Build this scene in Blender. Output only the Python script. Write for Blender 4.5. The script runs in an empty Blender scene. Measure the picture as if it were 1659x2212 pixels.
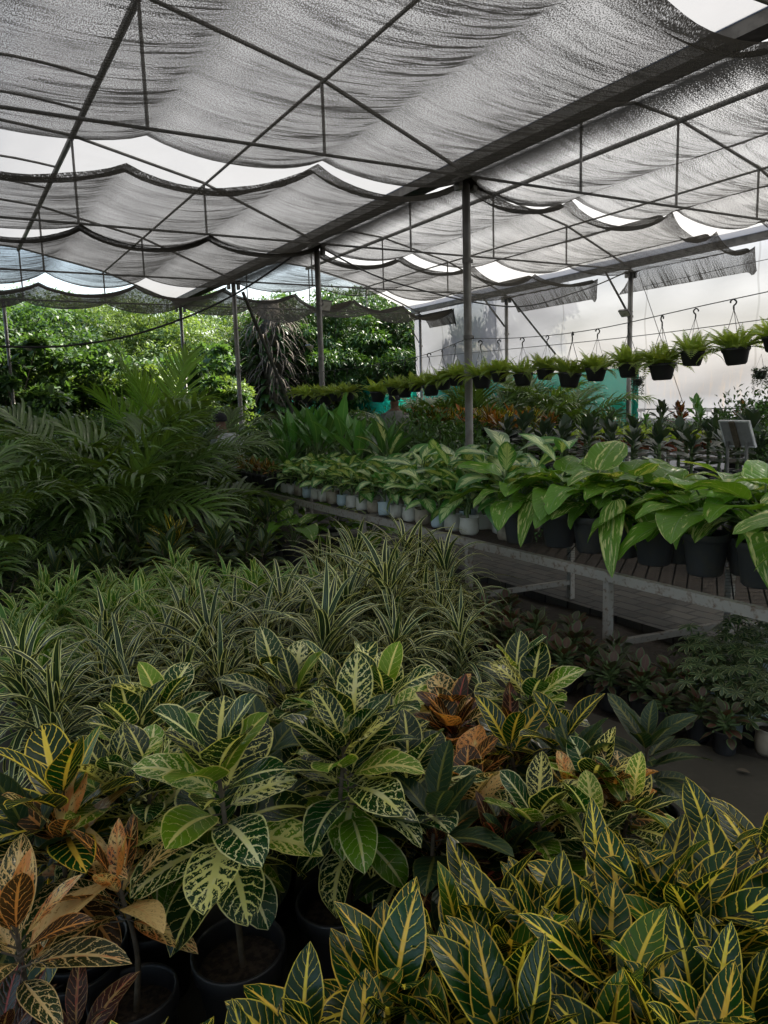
import bpy, math, random
import numpy as np
from mathutils import Vector, Matrix, noise as mnoise

C = bpy.context.scene
COL = C.collection
R = math.radians
PI = math.pi

# ------------------------------------------------------------------ camera
YAW, PITCH, ROLL = 0.52200627, 0.14625948, 0.03045484
EYE = 1.6
_F = np.array([math.sin(YAW)*math.cos(PITCH), math.cos(YAW)*math.cos(PITCH), -math.sin(PITCH)])
_Rv = np.array([math.cos(YAW), -math.sin(YAW), 0.0])
_Uv = np.cross(_Rv, _F)
_R2 = _Rv*math.cos(ROLL)-_Uv*math.sin(ROLL)
_U2 = _Uv*math.cos(ROLL)+_Rv*math.sin(ROLL)
FPX = 0.98462113*1661
cam_d = bpy.data.cameras.new('camera')
cam = bpy.data.objects.new('camera', cam_d)
COL.objects.link(cam)
M = Matrix(((_R2[0], _U2[0], -_F[0], 0), (_R2[1], _U2[1], -_F[1], 0), (_R2[2], _U2[2], -_F[2], EYE), (0, 0, 0, 1)))
cam.matrix_world = M
cam_d.sensor_fit = 'HORIZONTAL'
cam_d.sensor_width = 36
cam_d.lens = 36*FPX/1659
cam_d.clip_start = 0.05
cam_d.clip_end = 500
C.camera = cam

# ------------------------------------------------------------------ light
SUN_EL, SUN_AZ = 52, 76          # azimuth from +Y towards +X
w = bpy.data.worlds.new('World'); C.world = w; w.use_nodes = True
nt = w.node_tree
bg = nt.nodes['Background']
sky = nt.nodes.new('ShaderNodeTexSky'); sky.sky_type = 'NISHITA'; sky.sun_disc = False
sky.sun_elevation = R(SUN_EL); sky.sun_rotation = R(SUN_AZ); sky.dust_density = 3.5; sky.air_density = 1.2
nt.links.new(sky.outputs[0], bg.inputs[0]); bg.inputs[1].default_value = 0.15
sd = bpy.data.lights.new('sun', 'SUN'); sd.energy = 4.6; sd.angle = R(0.6); sd.color = (1, .94, .82)
sun = bpy.data.objects.new('sun', sd); COL.objects.link(sun)
sv = Vector((math.sin(R(SUN_AZ))*math.cos(R(SUN_EL)), math.cos(R(SUN_AZ))*math.cos(R(SUN_EL)), math.sin(R(SUN_EL))))
sun.rotation_euler = sv.to_track_quat('Z', 'Y').to_euler()
C.view_settings.view_transform = 'Standard'; C.view_settings.look = 'None'
C.view_settings.exposure = 1.5; C.view_settings.gamma = 1
C.cycles.max_bounces = 7; C.cycles.diffuse_bounces = 4; C.cycles.glossy_bounces = 2
C.cycles.transmission_bounces = 4; C.cycles.transparent_max_bounces = 10
C.cycles.sample_clamp_indirect = 6
C.cycles.caustics_reflective = False; C.cycles.caustics_refractive = False

# ------------------------------------------------------------------ pixel helpers (photo shown at 1659 x 2212)
def ray(px, py):
    return _F+_R2*(px-829.5)/FPX-_U2*(py-1106)/FPX
def onz(px, py, z):
    d = ray(px, py); p = d*(z-EYE)/d[2]; return np.array([p[0], p[1], z])
def onx(px, py, X):
    d = ray(px, py); p = d*X/d[0]; p[2] += EYE; return p
def ony(px, py, Y):
    d = ray(px, py); p = d*Y/d[1]; p[2] += EYE; return p
def atd(px, py, D):
    p = ray(px, py)*D; p[2] += EYE; return p

# ------------------------------------------------------------------ object helpers
def tag(o, label=None, cat=None, group=None, kind=None):
    if label: o['label'] = label
    if cat: o['category'] = cat
    if group: o['group'] = group
    if kind: o['kind'] = kind
    return o
def empty(name, loc, rz=0.0, label=None, cat=None, group=None, sc=1.0):
    o = bpy.data.objects.new(name, None); COL.objects.link(o)
    o.location = loc; o.rotation_euler = (0, 0, rz); o.scale = (sc, sc, sc); o.empty_display_size = .1
    return tag(o, label, cat, group)
def obj(name, mesh, parent=None, loc=None, rot=None):
    o = bpy.data.objects.new(name, mesh); COL.objects.link(o)
    if parent: o.parent = parent
    if loc is not None: o.location = loc
    if rot is not None: o.rotation_euler = rot
    return o

class MB:
    """collects vertex / face arrays, builds one mesh"""
    def __init__(s):
        s.V = []; s.Q = []; s.T = []; s.A = []; s.MI = []; s.n = 0
    def add(s, v, q=None, a=None, tri=None):
        v = np.asarray(v, float).reshape(-1, 3)
        if q is not None and len(q): s.Q.append(np.asarray(q, int)+s.n)
        if tri is not None and len(tri): s.T.append(np.asarray(tri, int)+s.n)
        s.V.append(v)
        s.A.append(np.zeros((len(v), 3)) if a is None else np.asarray(a, float).reshape(-1, 3))
        s.n += len(v)
    def mesh(s, name, mat=None, smooth=True):
        me = bpy.data.meshes.new(name)
        V = np.concatenate(s.V) if s.V else np.zeros((0, 3))
        A = np.concatenate(s.A) if s.A else np.zeros((0, 3))
        Q = np.concatenate(s.Q) if s.Q else np.zeros((0, 4), int)
        T = np.concatenate(s.T) if s.T else np.zeros((0, 3), int)
        me.vertices.add(len(V)); me.vertices.foreach_set('co', V.ravel())
        nl = Q.size+T.size
        me.loops.add(nl); me.loops.foreach_set('vertex_index', np.concatenate([Q.ravel(), T.ravel()]).astype(np.int32))
        me.polygons.add(len(Q)+len(T))
        st = np.concatenate([np.arange(len(Q))*4, len(Q)*4+np.arange(len(T))*3]).astype(np.int32)
        me.polygons.foreach_set('loop_start', st)
        me.polygons.foreach_set('use_smooth', np.full(len(Q)+len(T), smooth))
        at = me.attributes.new('leaf', 'FLOAT_VECTOR', 'POINT'); at.data.foreach_set('vector', A.ravel())
        if mat: me.materials.append(mat)
        me.update(); me.validate()
        return me
    def build(s, name, mat, parent=None, smooth=True):
        return obj(name, s.mesh(name, mat, smooth), parent)
    def box(s, c, size, rz=0.0, ax=None, bev=0.0):
        hx, hy, hz = [k/2 for k in size]
        p = np.array([[x, y, z] for z in (-hz, hz) for y in (-hy, hy) for x in (-hx, hx)])
        if ax is not None: p = p@np.array(ax)
        elif rz: c_, s_ = math.cos(rz), math.sin(rz); p = p@np.array([[c_, s_, 0], [-s_, c_, 0], [0, 0, 1]])
        p = p+np.array(c)
        s.add(p, [[0, 2, 3, 1], [4, 5, 7, 6], [0, 1, 5, 4], [2, 6, 7, 3], [0, 4, 6, 2], [1, 3, 7, 5]])
    def bar(s, a, b, w, h=None, up=(0, 0, 1)):
        a = np.array(a, float); b = np.array(b, float); d = b-a; L = np.linalg.norm(d); d /= L
        u = np.array(up, float); x = np.cross(d, u)
        if np.linalg.norm(x) < 1e-3: x = np.cross(d, (1, 0, 0))
        x /= np.linalg.norm(x); z = np.cross(x, d)
        s.box((a+b)/2, (w, L, h or w), ax=np.array([x, d, z]))
    def tube(s, pts, r, n=8, cap=True, a=None):
        pts = np.array(pts, float); k = len(pts)
        r = np.full(k, r) if np.isscalar(r) else np.array(r, float)
        T = np.gradient(pts, axis=0); T /= np.maximum(np.linalg.norm(T, axis=1, keepdims=True), 1e-9)
        ref = np.array([0, 0, 1.]) if abs(T[0][2]) < .9 else np.array([1., 0, 0])
        X = np.cross(T, ref); X /= np.maximum(np.linalg.norm(X, axis=1, keepdims=True), 1e-9)
        Y = np.cross(T, X)
        an = np.linspace(0, 2*PI, n, endpoint=False)
        V = pts[:, None]+(X[:, None]*np.cos(an)[None, :, None]+Y[:, None]*np.sin(an)[None, :, None])*r[:, None, None]
        i = np.arange(k-1)[:, None]*n; j = np.arange(n)[None]; j2 = (j+1) % n
        Q = np.stack([i+j, i+j2, i+n+j2, i+n+j], -1).reshape(-1, 4)
        base = s.n
        at = None if a is None else np.tile(a, (k*n, 1))
        s.add(V.reshape(-1, 3), Q, at)
        if cap:
            for e, o0 in ((0, 0), (k-1, (k-1)*n)):
                cpt = pts[e]; s.add([cpt], a=None if a is None else [a])
                ci = s.n-1
                t = np.array([[ci, base+o0+q, base+o0+(q+1) % n] for q in range(n)]); s.T.append(t)
    def lathe(s, prof, n=24, c=(0, 0, 0), wob=0.0, rng=None):
        prof = np.array(prof, float); k = len(prof); an = np.linspace(0, 2*PI, n, endpoint=False)
        rr = prof[:, 0][:, None]*np.ones(n)[None]
        zz = prof[:, 1][:, None]*np.ones(n)[None]
        if wob:
            for q in range(k):
                for h in (2, 3, 5, 7):
                    rr[q] *= 1+wob/h*2*math.sin(h*1.0+q*.6+rng.random()*1.2)*np.cos(h*an+q*.35+(rng.random()*1.0))
                zz[q] += wob*.05*np.cos(3*an+q+rng.random()*2)
        V = np.stack([rr*np.cos(an)+c[0], rr*np.sin(an)+c[1], zz+c[2]], -1).reshape(-1, 3)
        i = np.arange(k-1)[:, None]*n; j = np.arange(n)[None]; j2 = (j+1) % n
        Q = np.stack([i+j, i+j2, i+n+j2, i+n+j], -1).reshape(-1, 4)
        an2 = np.tile(an/(2*PI), k); hh = np.repeat(np.linspace(0, 1, k), n)
        s.add(V, Q, np.stack([an2, hh, np.zeros(k*n)], -1))
    def disc(s, r, z, n=24, c=(0, 0)):
        an = np.linspace(0, 2*PI, n, endpoint=False)
        V = np.stack([r*np.cos(an)+c[0], r*np.sin(an)+c[1], np.full(n, z)], -1)
        b = s.n; s.add(np.vstack([V, [[c[0], c[1], z+.004]]]), None)
        s.T.append(np.array([[b+q, b+(q+1) % n, b+n] for q in range(n)]))

def nrm(v):
    v = np.asarray(v, float); return v/max(np.linalg.norm(v), 1e-9)

PROF = {
    'croton': lambda t: np.sin(PI*np.clip(t, 0, 1)**.92)**.75*(1-.12*t)+.02*(1-t),
    'broad': lambda t: np.sin(PI*np.clip(t, 0, 1)**.88)**.62+.02*(1-t),
    'strap': lambda t: np.clip(np.minimum(.55+t*2.2, 1.0)*(1-t**2.6), 0, 1),
    'ellip': lambda t: np.sin(PI*np.clip(t, 0, 1)**.85)**.9+.02*(1-t),
    'heart': lambda t: np.clip(np.minimum((t*7+.25)**.7, 1.0), 0, 1)*(1-t**2.1)**.8*1.0,
    'obov': lambda t: np.sin(PI*np.clip(t, 0, 1)**1.4)**.8+.03,
    'needle': lambda t: (1-t)**.6*np.minimum(1, .5+t*4),
}
def leaf(m, p0, d, n, L, W, bend=.6, fold=.2, prof='croton', nu=8, nv=4, rnd=.5, ruf=0.0, twist=0.0, bp=1.3, ph=0.0, side=0.0):
    d = nrm(d); n = np.asarray(n, float); n = nrm(n-d*np.dot(n, d)); s0 = np.cross(d, n)
    t = np.linspace(0, 1, nu+1); ang = -bend*t**bp
    T = d[None]*np.cos(ang)[:, None]+n[None]*np.sin(ang)[:, None]
    if side: T = T+s0[None]*(side*t)[:, None]; T /= np.linalg.norm(T, axis=1, keepdims=True)
    mid = np.vstack([np.zeros(3), np.cumsum((T[:-1]+T[1:])/2*L/nu, 0)])+np.asarray(p0)
    N = -d[None]*np.sin(ang)[:, None]+n[None]*np.cos(ang)[:, None]
    S = np.tile(s0, (nu+1, 1))
    if twist:
        tw = twist*t; c_, s_ = np.cos(tw)[:, None], np.sin(tw)[:, None]
        S, N = S*c_+N*s_, N*c_-S*s_
    wd = W/2*PROF[prof](t)
    v = np.linspace(-1, 1, nv+1)
    wv = (wd[:, None]*v[None])
    P = mid[:, None]+S[:, None]*(wv*math.cos(fold))[..., None]+N[:, None]*(np.abs(wv)*math.sin(fold))[..., None]
    if ruf:
        rz = ruf*W*np.sin(t[:, None]*11+ph+v[None]*1.7)*(v[None]**2)*np.minimum(1, wd/(W/2+1e-6))[:, None]
        P = P+N[:, None]*rz[..., None]
    k = nv+1
    i = np.arange(nu)[:, None]*k; j = np.arange(nv)[None]
    Q = np.stack([i+j, i+j+1, i+k+j+1, i+k+j], -1).reshape(-1, 4)
    A = np.stack([np.repeat(t, k), np.tile(v, nu+1), np.full((nu+1)*k, rnd)], -1)
    m.add(P.reshape(-1, 3), Q, A)
    return mid[-1]

# ------------------------------------------------------------------ materials
def newmat(name):
    m = bpy.data.materials.new(name); m.use_nodes = True
    nt = m.node_tree; nt.nodes.clear()
    return m, nt, nt.nodes.new('ShaderNodeOutputMaterial')
class G:
    """tiny node-graph helper"""
    def __init__(s, nt): s.nt = nt
    def n(s, t, **k):
        x = s.nt.nodes.new(t)
        for a, b in k.items(): setattr(x, a, b)
        return x
    def L(s, a, b): s.nt.links.new(a, b)
    def set(s, sock, v):
        if isinstance(v, bpy.types.NodeSocket): s.L(v, sock)
        elif isinstance(v, (tuple, list)) and len(v) == 3 and sock.type == 'RGBA': sock.default_value = (*v, 1)
        else: sock.default_value = v
    def m(s, op, a, b=None, c=None, clamp=False):
        x = s.n('ShaderNodeMath', operation=op); x.use_clamp = clamp
        s.set(x.inputs[0], a)
        if b is not None: s.set(x.inputs[1], b)
        if c is not None: s.set(x.inputs[2], c)
        return x.outputs[0]
    def mix(s, f, a, b, bt='MIX'):
        x = s.n('ShaderNodeMix', data_type='RGBA', blend_type=bt)
        s.set(x.inputs[0], f); s.set(x.inputs[6], a); s.set(x.inputs[7], b); return x.outputs[2]
    def sstep(s, v, lo, hi):
        x = s.n('ShaderNodeMapRange', interpolation_type='SMOOTHSTEP')
        s.set(x.inputs[0], v); s.set(x.inputs[1], lo); s.set(x.inputs[2], hi); return x.outputs[0]
    def noise(s, vec, scale, detail=2, rough=.5, dist=0, out=0):
        x = s.n('ShaderNodeTexNoise'); s.L(vec, x.inputs['Vector'])
        x.inputs['Scale'].default_value = scale; x.inputs['Detail'].default_value = detail
        x.inputs['Roughness'].default_value = rough; x.inputs['Distortion'].default_value = dist
        return x.outputs[out]
    def comb(s, x, y, z):
        c = s.n('ShaderNodeCombineXYZ'); s.set(c.inputs[0], x); s.set(c.inputs[1], y); s.set(c.inputs[2], z); return c.outputs[0]
    def ramp(s, f, stops):
        r = s.n('ShaderNodeValToRGB'); s.L(f, r.inputs[0]); e = r.color_ramp.elements
        while len(e) < len(stops): e.new(.5)
        for k, (p, c) in enumerate(stops): e[k].position = p; e[k].color = (*c, 1)
        return r.outputs[0]

def simple(name, col, rough=.6, metal=0, var=.15, scale=20, bump=0.0, spec=.5, col2=None, lo=.4, hi=.6):
    m, nt, out = newmat(name); g = G(nt)
    p = g.n('ShaderNodeBsdfPrincipled'); tc = g.n('ShaderNodeTexCoord')
    f = g.noise(tc.outputs['Object'], scale, 4)
    a = tuple(min(1, c*(1+var)) for c in col); b = col2 or tuple(c*(1-var) for c in col)
    g.L(g.mix(g.sstep(f, lo, hi), a, b), p.inputs['Base Color'])
    p.inputs['Roughness'].default_value = rough; p.inputs['Metallic'].default_value = metal
    p.inputs['Specular IOR Level'].default_value = spec
    if bump:
        bm = g.n('ShaderNodeBump'); bm.inputs['Strength'].default_value = bump; bm.inputs['Distance'].default_value = .01
        g.L(f, bm.inputs['Height']); g.L(bm.outputs[0], p.inputs['Normal'])
    g.L(p.outputs[0], out.inputs[0]); return m

def leafmat(name, kind, base, base2, vein=(.5, .42, .06), blot=None, gloss=.42, trans=.25, nveins=9, k=3.0, extra=None):
    """attribute 'leaf' = (along, across, random)"""
    m, nt, out = newmat(name); g = G(nt)
    at = g.n('ShaderNodeAttribute', attribute_name='leaf'); sp = g.n('ShaderNodeSeparateXYZ'); g.L(at.outputs['Vector'], sp.inputs[0])
    u, v, r = sp.outputs; av = g.m('ABSOLUTE', v)
    oi = g.n('ShaderNodeObjectInfo')
    r10 = g.m('MULTIPLY', r, 37.0)
    vec = g.comb(g.m('MULTIPLY', u, 3.2), g.m('ADD', v, g.m('MULTIPLY', g.m('SIGN', v), 3.0)), r10)
    r2 = g.m('FRACT', g.m('MULTIPLY', r, 7.31)); r3 = g.m('FRACT', g.m('MULTIPLY', r, 13.7))
    col = g.mix(r2, base, base2)
    h = None
    if kind in ('gold', 'cream', 'pink', 'red'):
        nz = g.noise(vec, 2.3, 3, .6); nz2 = g.noise(vec, 7.0, 3, .6)
        s_ = g.m('ADD', g.m('SUBTRACT', g.m('MULTIPLY', u, float(nveins)), g.m('MULTIPLY', av, k*.62)), g.m('MULTIPLY', nz, .7 if kind == 'gold' else 1.2))
        fr = g.m('ABSOLUTE', g.m('SUBTRACT', g.m('FRACT', s_), .5))       # .5 at the vein
        vd = g.m('SUBTRACT', .5, fr)                                          # 0 at the vein
        # vein width: thicker at the midrib, varies from leaf to leaf
        wv = {'gold': (.022, .045), 'cream': (.015, .20), 'pink': (.05, .34), 'red': (.02, .07)}[kind]
        wr = g.m('ADD', g.m('MULTIPLY', g.m('POWER', r3, 2.6), wv[1]), wv[0])
        wr = g.m('MULTIPLY', wr, g.m('SUBTRACT', 1.25, g.m('MULTIPLY', av, .85)))
        wr = g.m('MULTIPLY', wr, g.m('ADD', .35, g.m('MULTIPLY', nz2, 1.3)))
        lat = g.m('SUBTRACT', 1.0, g.sstep(g.m('SUBTRACT', vd, wr), -.03, .04))
        midw = g.m('ADD', .055, g.m('MULTIPLY', r3, .05))
        mid = g.m('SUBTRACT', 1.0, g.sstep(av, midw, g.m('ADD', midw, .06)))
        rim = g.sstep(g.m('ADD', av, g.m('MULTIPLY', nz2, .06)), .93, .99)
        if kind in ('cream', 'pink'):                                         # mottled network between the veins
            mo = g.noise(vec, 5.5, 4, .65, 1.2)
            th = g.m('SUBTRACT', .70, g.m('MULTIPLY', r3, .19 if kind == 'cream' else .30))
            lat = g.m('MAXIMUM', lat, g.sstep(mo, th, g.m('ADD', th, .05)))
        sel = g.m('MAXIMUM', g.m('MAXIMUM', lat, mid), g.m('MULTIPLY', rim, .9 if kind != 'red' else .5))
        sel = g.m('MULTIPLY', sel, g.sstep(g.m('SUBTRACT', 1.02, g.m('MULTIPLY', g.m('FRACT', g.m('MULTIPLY', r, 3.77)), .0)), 0, .1))
        vc = vein
        if blot: vc = g.mix(g.sstep(g.m('ADD', g.noise(vec, 1.1, 2), g.m('MULTIPLY', g.m('SUBTRACT', r2, .5), .5)), .42, .7), vein, blot)
        if extra:                                                             # some whole leaves turn colour
            col = g.mix(g.m('GREATER_THAN', g.m('FRACT', g.m('MULTIPLY', r, 5.13)), extra[1]), col, extra[0])
        col = g.mix(sel, col, vc)
        h = g.m('SUBTRACT', g.m('MULTIPLY', g.sstep(vd, 0, .3), .5), g.m('MULTIPLY', mid, .8))
    elif kind == 'stripe':
        e0 = g.m('ADD', .60, g.m('MULTIPLY', r2, .16))
        nz = g.noise(g.comb(g.m('MULTIPLY', u, 1.5), g.m('MULTIPLY', v, 14), r10), 1.0, 2)
        av2 = g.m('ADD', av, g.m('MULTIPLY', g.m('SUBTRACT', nz, .5), .16))
        sel = g.sstep(av2, e0, g.m('ADD', e0, .08))
        sel = g.m('MULTIPLY', sel, g.m('SUBTRACT', 1.0, g.m('MULTIPLY', g.sstep(av2, .93, .97), .75)))
        col = g.mix(sel, col, vein)
        thin = g.m('MULTIPLY', g.sstep(g.m('ABSOLUTE', g.m('SUBTRACT', av2, .22)), .03, .0), .35)
        col = g.mix(thin, col, vein)
    elif kind == 'dieff':
        nz = g.noise(g.comb(g.m('SUBTRACT', g.m('MULTIPLY', u, 26), g.m('MULTIPLY', av, 9)), g.m('MULTIPLY', v, 1.2), r10), 1.0, 3, .6)
        edge = g.m('ADD', .30, g.m('MULTIPLY', g.m('SUBTRACT', nz, .42), 2.3))
        edge = g.m('MULTIPLY', edge, g.sstep(u, 1.02, .72))
        edge = g.m('MULTIPLY', edge, g.m('ADD', .65, g.m('MULTIPLY', r3, .8)))
        sel = g.sstep(g.m('SUBTRACT', edge, av), -.06, .14)
        col = g.mix(g.m('MULTIPLY', sel, .85), col, vein)
        mid = g.m('SUBTRACT', 1.0, g.sstep(av, .03, .08)); col = g.mix(g.m('MULTIPLY', mid, .6), col, (.22, .34, .12))
        h = g.m('SUBTRACT', nz, mid)
    elif kind == 'marble':
        vv = g.comb(g.m('ADD', g.m('MULTIPLY', u, 2.2), g.m('MULTIPLY', av, -1.1)), g.m('MULTIPLY', v, 2.6), r10)
        nz = g.noise(vv, 1.6, 4, .62, .5)
        th = g.m('ADD', .50, g.m('MULTIPLY', r3, .12))
        sel = g.sstep(nz, th, g.m('ADD', th, .07))
        mid = g.m('SUBTRACT', 1.0, g.sstep(av, .02, .06))
        s_ = g.m('SUBTRACT', g.m('MULTIPLY', u, 11.0), g.m('MULTIPLY', av, 2.4))
        vd = g.m('SUBTRACT', .5, g.m('ABSOLUTE', g.m('SUBTRACT', g.m('FRACT', s_), .5)))
        lat = g.m('MULTIPLY', g.sstep(vd, .1, .0), .22)
        col = g.mix(g.m('MULTIPLY', sel, .8), col, vein); col = g.mix(g.m('MAXIMUM', g.m('MULTIPLY', mid, .55), lat), col, (.25, .38, .16))
        h = g.m('SUBTRACT', g.sstep(vd, 0, .25), g.m('MULTIPLY', mid, 1.5))
    else:
        mid = g.m('SUBTRACT', 1.0, g.sstep(av, .05, .12))
        col = g.mix(g.m('MULTIPLY', mid, .35), col, vein)
        if kind == 'rim': col = g.mix(g.sstep(g.m('ADD', av, g.m('MULTIPLY', g.noise(vec, 3., 2), .25)), .78, .86), col, vein)
    if kind not in ('plain', 'rim'):                                        # dry specks and browned margins
        bn = g.noise(vec, 3.4, 4, .7); bl_ = g.sstep(g.m('ADD', bn, g.m('MULTIPLY', av, .10)), .72, .76)
        col = g.mix(g.m('MULTIPLY', bl_, .8), col, (.10, .055, .025))
    hsv = g.n('ShaderNodeHueSaturation'); g.L(col, hsv.inputs['Color'])
    g.L(g.m('ADD', .8, g.m('MULTIPLY', oi.outputs['Random'], .4)), hsv.inputs['Value'])
    g.L(g.m('ADD', .486, g.m('MULTIPLY', r2, .024)), hsv.inputs['Hue'])
    col = hsv.outputs[0]
    p = g.n('ShaderNodeBsdfPrincipled'); g.L(col, p.inputs['Base Color'])
    p.inputs['Roughness'].default_value = gloss; p.inputs['Specular IOR Level'].default_value = .42 if kind in ('gold', 'cream', 'pink', 'red', 'stripe') else .95 if name == 'palm_leaflet' else .6
    if h is not None:
        b = g.n('ShaderNodeBump'); b.inputs['Strength'].default_value = .35; b.inputs['Distance'].default_value = .004
        g.L(h, b.inputs['Height']); g.L(b.outputs[0], p.inputs['Normal'])
    t = g.n('ShaderNodeBsdfTranslucent')
    g.L(g.mix(1.0, col, (1.5, 1.35, .55), 'MULTIPLY'), t.inputs[0])
    ms = g.n('ShaderNodeMixShader'); ms.inputs[0].default_value = trans
    g.L(p.outputs[0], ms.inputs[1]); g.L(t.outputs[0], ms.inputs[2]); g.L(ms.outputs[0], out.inputs[0])
    return m

MT = {}
MT['gold'] = leafmat('gold_vein_leaf', 'gold', (0.005, 0.029, 0.005), (0.010, 0.053, 0.007), (.84, .70, .07), (.80, .50, .07), extra=((.04, .12, .010), .84), nveins=9, gloss=.27)
MT['cream'] = leafmat('cream_vein_leaf', 'cream', (0.005, 0.025, 0.007), (0.012, 0.064, 0.009), (.80, .78, .24), (.85, .82, .42), nveins=8, gloss=.26, trans=.34, extra=((.13, .27, .015), .76))
MT['pink'] = leafmat('pink_mottled_leaf', 'pink', (.014, .045, .010), (.06, .028, .012), (.80, .60, .24), (.74, .28, .08), nveins=8, gloss=.27, extra=((.46, .27, .08), .90))
MT['red'] = leafmat('dark_red_vein_leaf', 'red', (.016, .030, .010), (.07, .014, .012), (.42, .10, .06), (.45, .28, .10), nveins=9, gloss=.27)
MT['dark'] = leafmat('dark_croton_leaf', 'red', (.012, .04, .016), (.02, .05, .02), (.16, .17, .04), None, nveins=9)
MT['orange'] = leafmat('orange_vein_leaf', 'gold', (.02, .07, .012), (.10, .05, .01), (.70, .42, .05), (.60, .20, .03), nveins=9, extra=((.28, .09, .02), .8))
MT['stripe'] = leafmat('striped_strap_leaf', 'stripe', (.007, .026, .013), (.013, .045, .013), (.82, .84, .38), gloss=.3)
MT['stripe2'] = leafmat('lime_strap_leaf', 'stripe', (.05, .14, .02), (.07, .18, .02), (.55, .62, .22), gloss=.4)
MT['dieff'] = leafmat('feathered_leaf', 'dieff', (0.054, 0.180, 0.042), (0.096, 0.264, 0.048), (.60, .70, .32), gloss=.3)
MT['marble'] = leafmat('marbled_leaf', 'marble', (.10, .25, .028), (.17, .34, .035), (.72, .74, .30), gloss=.27, trans=.35)
MT['upright'] = leafmat('upright_green_leaf', 'plain', (0.060, 0.180, 0.042), (0.096, 0.252, 0.048), (.3, .45, .15), gloss=.36)
MT['paleaf'] = leafmat('pale_edged_leaf', 'dieff', (.04, .13, .03), (.05, .15, .03), (.62, .66, .36), gloss=.36)
MT['palm'] = leafmat('palm_leaflet', 'plain', (.065, .13, .028), (.13, .22, .04), (.12, .2, .06), gloss=.3, trans=.3)
MT['palm2'] = leafmat('lime_palm_leaflet', 'plain', (.14, .28, .03), (.20, .36, .04), (.3, .4, .08), gloss=.4)
MT['fern'] = leafmat('fern_leaflet', 'plain', (.30, .44, .10), (.38, .52, .14), (.3, .4, .12), gloss=.5, trans=.45)
MT['rubber'] = leafmat('rubber_leaf', 'plain', (.03, .06, .036), (.05, .075, .045), (.08, .08, .04), gloss=.35)
MT['lime'] = leafmat('lime_leaf', 'plain', (.28, .40, .05), (.36, .48, .08), (.45, .5, .15), gloss=.5)
MT['coleus'] = leafmat('coleus_leaf', 'rim', (.03, .045, .02), (.10, .025, .02), (.07, .12, .04), gloss=.55)
MT['scheff'] = leafmat('schefflera_leaf', 'rim', (.02, .055, .02), (.03, .07, .02), (.24, .28, .12), gloss=.4)
MT['shrub'] = leafmat('shrub_leaf', 'plain', (.045, .12, .03), (.08, .19, .04), (.08, .14, .04), gloss=.5)
MT['t_bright'] = leafmat('bright_tree_leaf', 'plain', (0.102, 0.183, 0.055), (0.162, 0.255, 0.068), (.1, .2, .04), gloss=.5, trans=.4)
MT['t_mid'] = leafmat('tree_leaf', 'plain', (0.038, 0.093, 0.030), (0.068, 0.145, 0.043), (.08, .14, .04), gloss=.5, trans=.4)
MT['t_dark'] = leafmat('dark_tree_leaf', 'plain', (0.025, 0.072, 0.021), (0.076, 0.170, 0.025), (.08, .14, .03), gloss=.42, trans=.3)
MT['dead'] = leafmat('dead_frond', 'plain', (.065, .052, .036), (.09, .07, .045), (.16, .12, .07), gloss=.8, trans=.1)
MT['stem'] = simple('green_stem', (.10, .15, .05), .6, scale=30)
MT['wood'] = simple('brown_stem', (.09, .07, .045), .8, scale=40, bump=.4)
MT['bark'] = simple('bark', (.10, .085, .065), .9, scale=9, bump=.6, var=.4)
MT['pot'] = simple('black_plastic', (.016, .016, .017), .42, scale=9, var=.25, col2=(.04, .035, .028), lo=.55, hi=.8)
MT['potgrey'] = simple('dusty_plastic', (.035, .035, .036), .65, scale=14, var=.3, col2=(.06, .055, .045), lo=.45, hi=.75)
MT['terra'] = simple('terracotta', (.28, .08, .04), .8, scale=20)
MT['soil'] = simple('potting_soil', (.045, .032, .022), .95, scale=60, bump=.8, var=.5)
MT['steel'] = simple('galvanised_steel', (.20, .20, .19), .5, .4, scale=5, var=.08, col2=(.16, .155, .14))
MT['darksteel'] = simple('weathered_steel', (.16, .155, .145), .6, .3, scale=8, var=.2)
MT['rust'] = simple('painted_rusty_steel', (.29, .27, .235), .65, .1, scale=34, col2=(.17, .115, .08), lo=.50, hi=.72, bump=.2)
MT['rustmesh'] = simple('rusty_mesh', (.022, .019, .017), .7, .3, scale=25)
MT['wire'] = simple('wire', (.05, .05, .05), .5, .3)
MT['rubberhose'] = simple('black_cable', (.015, .015, .015), .5)
MT['bagw'] = simple('white_bag', (.44, .43, .38), .6, scale=9, bump=.3, col2=(.25, .22, .17), lo=.5, hi=.75)
MT['bagb'] = simple('blue_bag', (.34, .42, .45), .6, scale=9, bump=.3, col2=(.26, .29, .29), lo=.5, hi=.8)
MT['bagt'] = simple('muddy_bag', (.30, .26, .20), .7, scale=12, bump=.3, col2=(.16, .12, .085), lo=.42, hi=.7)
MT['bagk'] = simple('black_bag', (.02, .02, .021), .45, scale=20, bump=.3)

# ------------------------------------------------------------------ the setting
def grid(name, x0, x1, y0, y1, z, nx, ny, mat, amp=0.0, sc=1.0, kind='structure'):
    m = MB(); xs = np.linspace(x0, x1, nx+1); ys = np.linspace(y0, y1, ny+1)
    V = np.array([[x, y, z+(amp*mnoise.noise(Vector((x*sc, y*sc, 3.1))) if amp else 0)] for y in ys for x in xs])
    i = np.arange(ny)[:, None]*(nx+1); j = np.arange(nx)[None]
    m.add(V, np.stack([i+j, i+j+1, i+nx+1+j+1, i+nx+1+j], -1).reshape(-1, 4))
    o = m.build(name, mat); return tag(o, kind=kind)

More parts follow.
